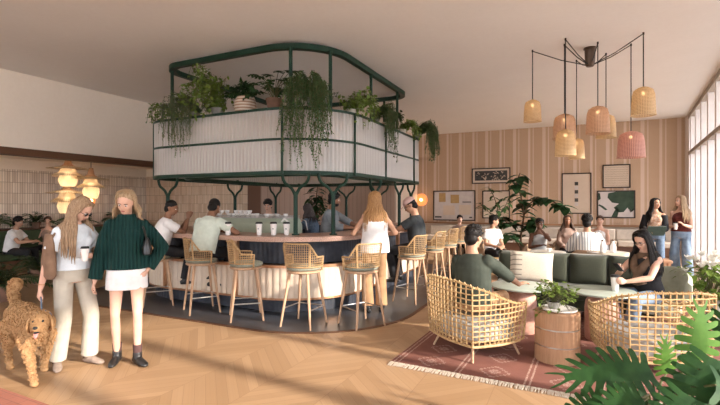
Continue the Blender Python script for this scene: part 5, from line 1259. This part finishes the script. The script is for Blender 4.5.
p = world_of(WG, WG['Wr'][-1]+V((.085, .075, 0))); t = make_takeaway('takeaway_cup', 'white takeaway cup held on the round table by the woman with glasses', (p.x, p.y, .588), 1.1)

# --- background people ---------------------------------------------------------------
def bgp(label, px, Z, face, **k):
    q = at(px, Z); d = dict(seat=.46, foot=0, vox=.012, lf=(-.12, .44, 0), rf=(.12, .44, 0)); d.update(k); return seated(label, (q.x, q.y, 0), face, **d)
bgp('dark haired person sitting far back below the framed collage, mostly hidden', 459.5, 11.8, (.3, -1), female=True, skin='fair', hair=('bun', 'black'), s=.97, top=TAUPE, sleeve='short', headyaw=R(10), lh=(-.12, .3, .7), rh=(.12, .3, .7))
bgp('man in white t-shirt and black trousers sitting behind the man in dark green', 491, 10.1, (.75, -.75), skin='tan', hair=('short', 'black'), s=1.0, top=TEE, headyaw=R(-60) if 0 else R(60), lean=(0, .12), lh=(-.05, .36, .68), rh=(.12, .36, .66), bottom=('trousers', DKPANT, .08), shoes=TEE)
bgp('woman with dark bun and grey strappy top behind the sofa, hand to chin', 539, 9.0, (.15, -1), female=True, skin='dark', hair=('bun', 'black'), s=.98, top=LTGREY, sleeve='none', topfit=.012, hem=.0, headyaw=R(20), headpitch=R(-4), lh=(-.02, .24, 1.08), rh=(.0, .30, .78), lpole=(-.8, 0, -1), rpole=(.8, -.2, -.8), hdirL=(.1, -.2, 1), bottom=('trousers', LTGREY, .08))
bgp('smiling woman in a taupe long sleeved top and black trousers sitting near the wall', 567.5, 10.2, (.1, -1), female=True, skin='brown', hair=('mid', 'brown'), s=1.0, top=TAUPE, sleeve='long', topfit=.02, lh=(-.06, .34, .64), rh=(.10, .34, .64))
bgp('woman in white sleeveless top with tied brown hair, right of the striped shirt', 600, 10.2, (-.3, -1), female=True, skin='fair', hair=('bun', 'brown'), s=1.0, top=TEE, sleeve='none', topfit=.014, headyaw=R(10), lh=(-.10, .34, .66), rh=(.10, .34, .64))
bgp('curly dark haired person in striped shirt sitting back-on behind the sofa', 587, 8.25, (-.1, 1), skin='tan', hair=('curly', 'black'), s=1.06, top=STRIPED, sleeve='long', topfit=.032, headyaw=R(-10), lh=(-.2, .4, .74), rh=(.2, .4, .74))
q = at(655, 9.5)
def ex_card(I):
    s = I['s']; mb = MB(); P, ch, nk, lat, fwd = I['P'], I['ch'], I['nk'], I['lat'], I['fwd']
    mb.loft([(P-V((0, 0, .12))-fwd*.05, .20, .09), (I['wst']-fwd*.05, .175, .085), (ch-fwd*.045, .185, .10), (nk-V((0, 0, .08))-fwd*.03, .175, .09), (nk-V((0, 0, .04))-fwd*.02, .13, .06)], 20, lat)
    for k in (-1, 1): mb.tube([I['S'][k], I['El'][k]], [.078, .072], 12); mb.ell(I['El'][k], .072, 10, 8); mb.tube([I['El'][k], I['El'][k].lerp(I['Wr'][k], .8)], [.07, .06], 12)
    fuse(mb, 'cardigan', DKPANT, I['T'], .011, 3, 'open black cardigan')
person('standing woman with long black hair in black cardigan and jeans holding a folder', (q.x, q.y, 0), (-.15, -1), s=1.0, female=True, skin='tan', hair=('long', 'black'), headyaw=R(38), vox=.011,
    lh=(-.05, .26, 1.08), rh=(.14, .24, 1.02), lpole=(-.5, -.6, -.9), rpole=(.5, -.6, -.9), hdirL=(.8, .5, .1), hdirR=(-.8, .4, 0), top=cloth('orange_print', (.50, .24, .12), (.62, .50, .40), 40), sleeve='none', hem=.12, bottom=('trousers', DENIM, .08), shoes=BLACKL, extras=ex_card)
fo_ = thing('folder', 'dark green folder held by the woman in the black cardigan', 'folder', (q.x-.02, q.y-.30, 1.03), R(12)); fo_.rotation_euler.x = R(-55); MB().box((0, 0, 0), (.34, .24, .008)).build('cover', cloth('dark_green_board', (.06, .09, .075)), fo_); MB().box((0, 0, .008), (.33, .232, .006)).build('pages', TEE, fo_)
q = at(681, 9.45)
WM = person('standing fair haired woman in maroon sleeveless top and loose jeans near the windows', (q.x, q.y, 0), (-.35, -1), s=1.03, female=True, skin='fair', hair=('long', 'blond'), headyaw=R(-42), vox=.011,
    rh=(.10, .26, 1.12), lh=(-.08, .27, 1.16), lpole=(-.4, -.6, -1), rpole=(.4, -.6, -1), hdirR=(-.5, .6, .2), hdirL=(.3, .6, .5), lf=(-.14, .12, 0), rf=(.10, -.03, 0), top=MAROON, sleeve='none', hem=.05, bottom=('trousers', LDENIM, .10), shoes=TEE)
held_cup(WM, 1, 'white takeaway cup in the hand of the woman in the maroon top', .9, (-.06, .07, -.0))
held_cup(WM, -1, 'second white cup raised by the woman in the maroon top', .8, (.02, .07, .03)) if 0 else None
# alcove people
q = at(14, 9.6)
seated('man in white t-shirt sitting on the alcove bench near the left edge', (-11.58, 5.72, 0), (.72, .5), seat=.44, foot=0, skin='tan', hair=('short', 'black'), s=1.0, lean=(0, .22), headyaw=R(-6), vox=.011, lh=(-.10, .48, .72), rh=(.10, .5, .74), top=TEE, topfit=.022, lf=(-.14, .46, 0), rf=(.12, .48, 0))
q = at(42, 10.2)
seated('dark haired woman in pale top sitting on the alcove bench beside a man', (-11.72, 6.62, 0), (.4, -.8), seat=.44, foot=0, female=True, skin='fair', hair=('bun', 'brown'), s=.98, lean=(0, .06), headyaw=R(20), vox=.011, lh=(-.12, .36, .66), rh=(.12, .36, .68), top=TAUPE, sleeve='none', topfit=.014)
# ---------------------------------------------------------------- the dog
FUR = mat('golden_curly_fur', (.48, .29, .14), .85, (.32, .18, .08), 26, bs=.6, dist=.02); FURL = mat('pale_golden_fur', (.60, .40, .22), .85, (.44, .26, .12), 26, bs=.6)
dl_ = V((-4.62, 2.44, 0)); dg = thing('dog', 'curly golden brown dog on a lead with its tongue out', 'dog', tuple(dl_), yaw((1, -.22)))
mb = MB()
mb.loft([((0, -.40, .50), .06, .07), ((0, -.35, .50), .115, .125), ((0, -.22, .50), .135, .14), ((0, -.02, .475), .130, .145), ((0, .13, .46), .135, .165), ((0, .24, .47), .115, .15), ((0, .31, .50), .085, .11), ((0, .36, .54), .07, .08)], 18)
hd = V((.46, .78, -.02)).normalized(); hc = V((.03, .39, .555)); HB_ = M4.Translation(hc) @ basis(hd, (0, 0, 1))
h = MB().ell((0, -.01, .01), (.078, .088, .078), 16, 12).ell((0, .03, -.02), (.062, .07, .055), 14, 10)
h.loft([((0, .03, -.025), .052, .045, (0, 1, 0)), ((0, .09, -.028), .040, .036, (0, 1, 0)), ((0, .135, -.026), .034, .030, (0, 1, 0)), ((0, .150, -.024), .018, .016, (0, 1, 0))], 14)
h.ell((0, .085, -.060), (.026, .05, .012), 10, 6); h.xf(HB_); mb.add([V(p) for p in h.v], h.f)
mb.tube([(0, .22, .50), (.01, .32, .54), tuple(hc)], [.13, .10, .075], 14)
legs = {'fr': ([(.085, .20, .42), (.09, .27, .28), (.085, .35, .15), (.08, .385, .035)], [.070, .044, .028, .025]), 'fl': ([(-.085, .18, .42), (-.09, .15, .27), (-.09, .10, .14), (-.09, .06, .04)], [.070, .044, .028, .025]),
        'rr': ([(.09, -.27, .45), (.10, -.17, .32), (.095, -.31, .19), (.09, -.27, .035)], [.10, .066, .028, .025]), 'rl': ([(-.09, -.28, .45), (-.10, -.22, .32), (-.095, -.42, .20), (-.09, -.46, .04)], [.10, .066, .028, .025])}
for k, (p, r) in legs.items():
    mb.tube(p, r, 12)
    for a, b in zip(p[1:], r[1:]): mb.ell(a, b, 10, 6)
    e = V(p[-1]); mb.ell(e+V((0, .022, -.008)), (.036, .052, .028), 10, 8)
tl_ = [(0, -.36, .55), (0, -.46, .62), (0, -.52, .72), (0, -.48, .80), (0, -.40, .81), (0, -.35, .75)]
mb.tube(tl_, [.045, .045, .048, .050, .045, .025], 12)
body = fuse(mb, 'body', FUR, dg, .010, 3)
# curls of fur rooted on the coat
me = body.data; rr = random.Random(2); cu = MB(); vs = list(me.vertices); 
for v in rr.sample(vs, min(3800, len(vs))):
    n = v.normal; p = v.co; lh_ = HB_.inverted() @ p
    if lh_.y > .09 and abs(lh_.z+.025) < .05 and abs(lh_.x) < .05: continue
    if p.z < .05: continue
    d = (n*.8+V((rr.uniform(-.5, .5), rr.uniform(-.8, .1), -.6))).normalized(); L = rr.uniform(.012, .024)*(1.4 if p.z < .40 and p.z > .30 else 1); s_ = n.cross(d); s_ = s_.normalized() if s_.length > .01 else V((1, 0, 0))
    q0 = p-n*.003; cu.tube([q0, q0+(n*.6+d*.4)*L*.5+s_*.006, q0+d*L-s_*.004], [.0085, .0075, .002], 4, caps=False)
cu.build('fur_curls', FUR, dg)
def dh(mbx, nm, m, lab=None): return mbx.xf(HB_).build(nm, m, dg, label=lab)
for k in (-1, 1):
    er = MB(); er.loft([((k*.066, -.01, .045), .020, .014), ((k*.088, -.0, .01), .034, .016), ((k*.095, .008, -.045), .036, .016), ((k*.088, .012, -.085), .014, .010)], 12, V((0, 1, 0)))
    dh(er, 'ear', FUR)
dh(MB().ell((0, .152, -.014), (.019, .014, .014), 12, 8), 'nose', BLACK); ey = MB()
for k in (-1, 1): ey.ell((k*.034, .068, .022), .011, 10, 8)
dh(ey, 'eyes', BLACK); dh(MB().ell((0, .118, -.058), (.022, .034, .014), 10, 6), 'mouth', BLACK); dh(MB().loft([((0, .10, -.060), .015, .004), ((0, .135, -.070), .017, .004), ((0, .150, -.092), .014, .004), ((0, .150, -.104), .006, .003)], 10), 'tongue', mat('pink_tongue', (.62, .24, .22), .4, bs=.05), 'pink tongue')
MB().tube([(0.01+.088*cos(a), .325+.02*sin(a), .535+.098*sin(a)) for a in [2*pi*i/24 for i in range(24)]], .012, 6, True).build('collar', DENIM, dg, label='blue collar')
# lead from the hand to the collar
hw_ = world_of(WL, WL['Wr'][1]+V((0, .01, -.085))); cl = M4.Translation(dl_) @ M4.Rotation(dg.rotation_euler.z, 4, 'Z') @ V((0, .33, .635))
lo = MB(); pts = [hw_+V((0, 0, .02)), hw_.lerp(cl, .3)+V((0, 0, -.03)), hw_.lerp(cl, .7)+V((0, 0, -.04)), cl]; lo.tube(pts, .007, 6)
ob = lo.build('dog_lead', DENIM); tag(ob, 'blue-grey dog lead running from a woman\'s hand to the dog', 'lead')

# ---------------------------------------------------------------- seats and tables further back
TAN = cloth('tan_upholstery', (.42, .29, .19), (.34, .23, .15))
def make_tub():
    t = thing('tub_chair', 'x', 'armchair'); n = 22; ri, ro = .27, .34
    def prof(th): a = abs(th); return .76 if a < .7 else .76-.16*min(1, (a-.7)/.9)
    rg = []
    for i in range(n+1):
        th = -2.0+4.0*i/n; c = V((sin(th), -cos(th), 0)); z = prof(th); rg.append([c*ri+V((0, 0, .25)), c*ri+V((0, 0, z-.03)), c*(ri+ro)*.5+V((0, 0, z)), c*ro+V((0, 0, z-.03)), c*ro+V((0, 0, .25))])
    MB().rings(rg).build('backrest', TAN, t, 60); MB().lathe([(.02, .26), (.29, .26), (.31, .30), (.31, .40), (.28, .445), (.02, .45)], n=28).build('seat', TAN, t)
    for a in range(4): MB().tube([(.2*cos(a*pi/2+pi/4), .2*sin(a*pi/2+pi/4), .26), (.26*cos(a*pi/2+pi/4), .26*sin(a*pi/2+pi/4), 0)], [.018, .012], 8).build('leg', ASH, t)
    return t
tub = make_tub(); seats = [(459.5, 11.8, (.3, -1), 'tan tub chair far back under the person below the framed collage'), (491, 10.1, (.75, -.75), 'tan tub chair under the man in the white t-shirt looking left'), (539, 9.0, (.15, -1), 'tan tub chair under the woman in the grey strappy top'),
    (567.5, 10.2, (.1, -1), 'tan tub chair under the woman in the taupe top'), (600, 10.2, (-.3, -1), 'tan tub chair under the woman in the white sleeveless top'), (587, 8.25, (-.1, 1), 'tan tub chair under the person in the striped shirt')]
for i, (px, Z, f, lb) in enumerate(seats):
    q = at(px, Z)
    if i == 0: tub.location = q; tub.rotation_euler = (0, 0, yaw(f)); tag(tub, lb, group='tan tub chairs behind the sofa')
    else: copytree(tub, None, q, yaw(f), lb)
# pale green lounge chair of the woman with glasses
SAGEC = cloth('pale_sage_upholstery', (.40, .42, .33), (.33, .35, .27))
q = at(655, 5.45, .012); t = thing('sage_lounge_chair', 'pale sage green curved chair with wooden legs under the woman with glasses', 'armchair', tuple(q), yaw((-.66, -.75)))
rg = []
for i in range(21):
    th = -1.25+2.5*i/20; c = V((sin(th), -cos(th), 0)); z = .80-.14*(abs(th)/1.25)**2; rg.append([c*.29+V((0, -.0, .40)), c*.29+V((0, 0, z-.03)), c*.33+V((0, 0, z)), c*.37+V((0, 0, z-.03)), c*.37+V((0, 0, .40))])
MB().rings(rg).build('backrest', SAGEC, t, 60); MB().lathe([(.02, .28), (.27, .28), (.29, .31), (.29, .38), (.26, .405), (.02, .41)], n=28).build('seat', SAGEC, t)
for a in range(4): MB().tube([(.2*cos(a*pi/2+pi/4), .2*sin(a*pi/2+pi/4), .28), (.27*cos(a*pi/2+pi/4), .27*sin(a*pi/2+pi/4), 0)], [.02, .014], 8).build('leg', ASH, t)
# chunky wooden bench by the window wall
WOODP = mat('pinkish_oak', (.50, .29, .18), .5, (.40, .22, .13), 8, (1, 6, 6), .1)
q = at(661, 6.9, .012); t = thing('slatted_wood_stool', 'chunky block of pinkish wood beside the woman with glasses', 'side table', tuple(q), R(-6))
bevel(MB().bbox((-.19, -.19, .38), (.19, .19, .44)).build('tabletop', WOODP, t), .008)
for x in (-.155, .155): bevel(MB().bbox((x-.035, -.18, 0), (x+.035, .18, .38)).build('side_panel', WOODP, t), .006)
MB().bbox((-.12, -.16, .14), (.12, .16, .18)).build('shelf', WOODP, t)
q = at(656, 8.4); t = thing('slatted_wood_stool', 'wooden side table in front of the woman in the black cardigan', 'side table', tuple(q), R(4))
bevel(MB().bbox((-.22, -.2, .50), (.22, .2, .55)).build('tabletop', WOODP, t), .008)
for x in (-.17, .17):
    for y in (-.15, .15): MB().bbox((x-.03, y-.03, 0), (x+.03, y+.03, .50)).build('leg', WOODP, t)
# wooden table left of the sofa with books
q = at(502, 7.4); t = thing('wooden_side_table', 'square wooden table behind the forearm of the man in dark green', 'table', tuple(q), R(5))
bevel(MB().bbox((-.26, -.24, .62), (.26, .24, .66)).build('tabletop', WOODP, t), .006)
for x in (-.22, .22):
    for y in (-.20, .20): MB().bbox((x-.022, y-.022, 0), (x+.022, y+.022, .62)).build('leg', WOODP, t)
MB().bbox((-.22, -.20, .25), (.22, .20, .28)).build('shelf', WOODP, t)
def book(name, label, loc, rz, d, m):
    b = thing(name, label, 'book', loc, rz); bevel(MB().bbox((-d[0]/2, -d[1]/2, 0), (d[0]/2, d[1]/2, d[2])).build('cover', m, b), .002); MB().bbox((-d[0]/2+.006, -d[1]/2-.002, .005), (d[0]/2+.002, d[1]/2-.006, d[2]-.005)).build('pages', TEE, b)
book('book', 'closed book lying on the wooden table left of the sofa', (q.x, q.y, .661), R(20), (.26, .20, .03), mat('ochre_cover', (.45, .30, .14), .6, bs=0))
# round tables for the people at the back
WT = mat('pale_tabletop', (.56, .52, .46), .4, (.5, .46, .4), 6, bs=.02)
def cafe(name, label, px, Z, r, h, m=WT):
    q = at(px, Z); t = thing(name, label, 'table', tuple(q))
    MB().lathe([(.02, 0), (.20, 0), (.20, .015), (.03, .03), (.028, h-.03), (.08, h-.02)], n=24).build('pedestal', BLACK, t); MB().lathe([(.02, h-.02), (r, h-.02), (r, h+.005), (.02, h+.005)], n=36).build('tabletop', m, t); return q
a = cafe('cafe_table', 'pale round cafe table between the sofa and the person in the striped shirt', 608, 7.85, .34, .74)
b = cafe('cafe_table', 'small round table in front of the woman in the grey strappy top', 548, 8.15, .30, .72)
c = cafe('cafe_table', 'round table between the man in the white t-shirt and the person below the collage', 472, 10.6, .36, .70)
CHOC = mat('brown_liquid', (.14, .07, .04), .3, bs=0)
for px, lb in ((602.5, 'white cup with a brown top, left of two behind the sofa'), (613, 'tall white bottle with a brown neck, right of two behind the sofa')):
    p = at(px, 7.75); t = thing('drink_bottle', lb, 'bottle', (p.x, p.y, .746))
    MB().lathe([(.03, 0), (.045, .01), (.048, .10), (.03, .15), (.018, .17), (.018, .20)], n=18).build('bottle_body', WHITE, t); MB().lathe([(.020, .20), (.020, .225), (.005, .23)], n=12).build('stopper', CHOC, t)
for px, Z, z, lb in ((481, 10.5, .706, 'small white cup on the round table near the man in the white t-shirt'), (549, 8.1, .726, 'small white cup on the table in front of the woman in the grey strappy top')):
    p = at(px, Z); o = bpy.data.objects.new('coffee_cup', cupme); C.objects.link(o); o.location = (p.x, p.y, z); tag(o, lb, 'cup')
# cream banquette under the pictures
CREAMB = cloth('cream_bouclé'.replace('é', 'e'), (.56, .48, .40), (.48, .41, .34)); t = thing('wall_banquette', 'long cream banquette running under the pictures along the back wall', 'bench', (-1.2, 15.85, 0))
MB().bbox((-3.6, -.35, .02), (3.9, .3, .30)).build('bench_base', WALNUT, t)
for i in range(5): x = -3.6+1.5*i; bevel(MB().bbox((x+.01, -.40, .30), (x+1.49, .18, .46)).build('seat_pad', CREAMB, t), .03, 3); bevel(MB().bbox((x+.01, .16, .46), (x+1.49, .30, .80)).build('back_pad', CREAMB, t), .03, 3)
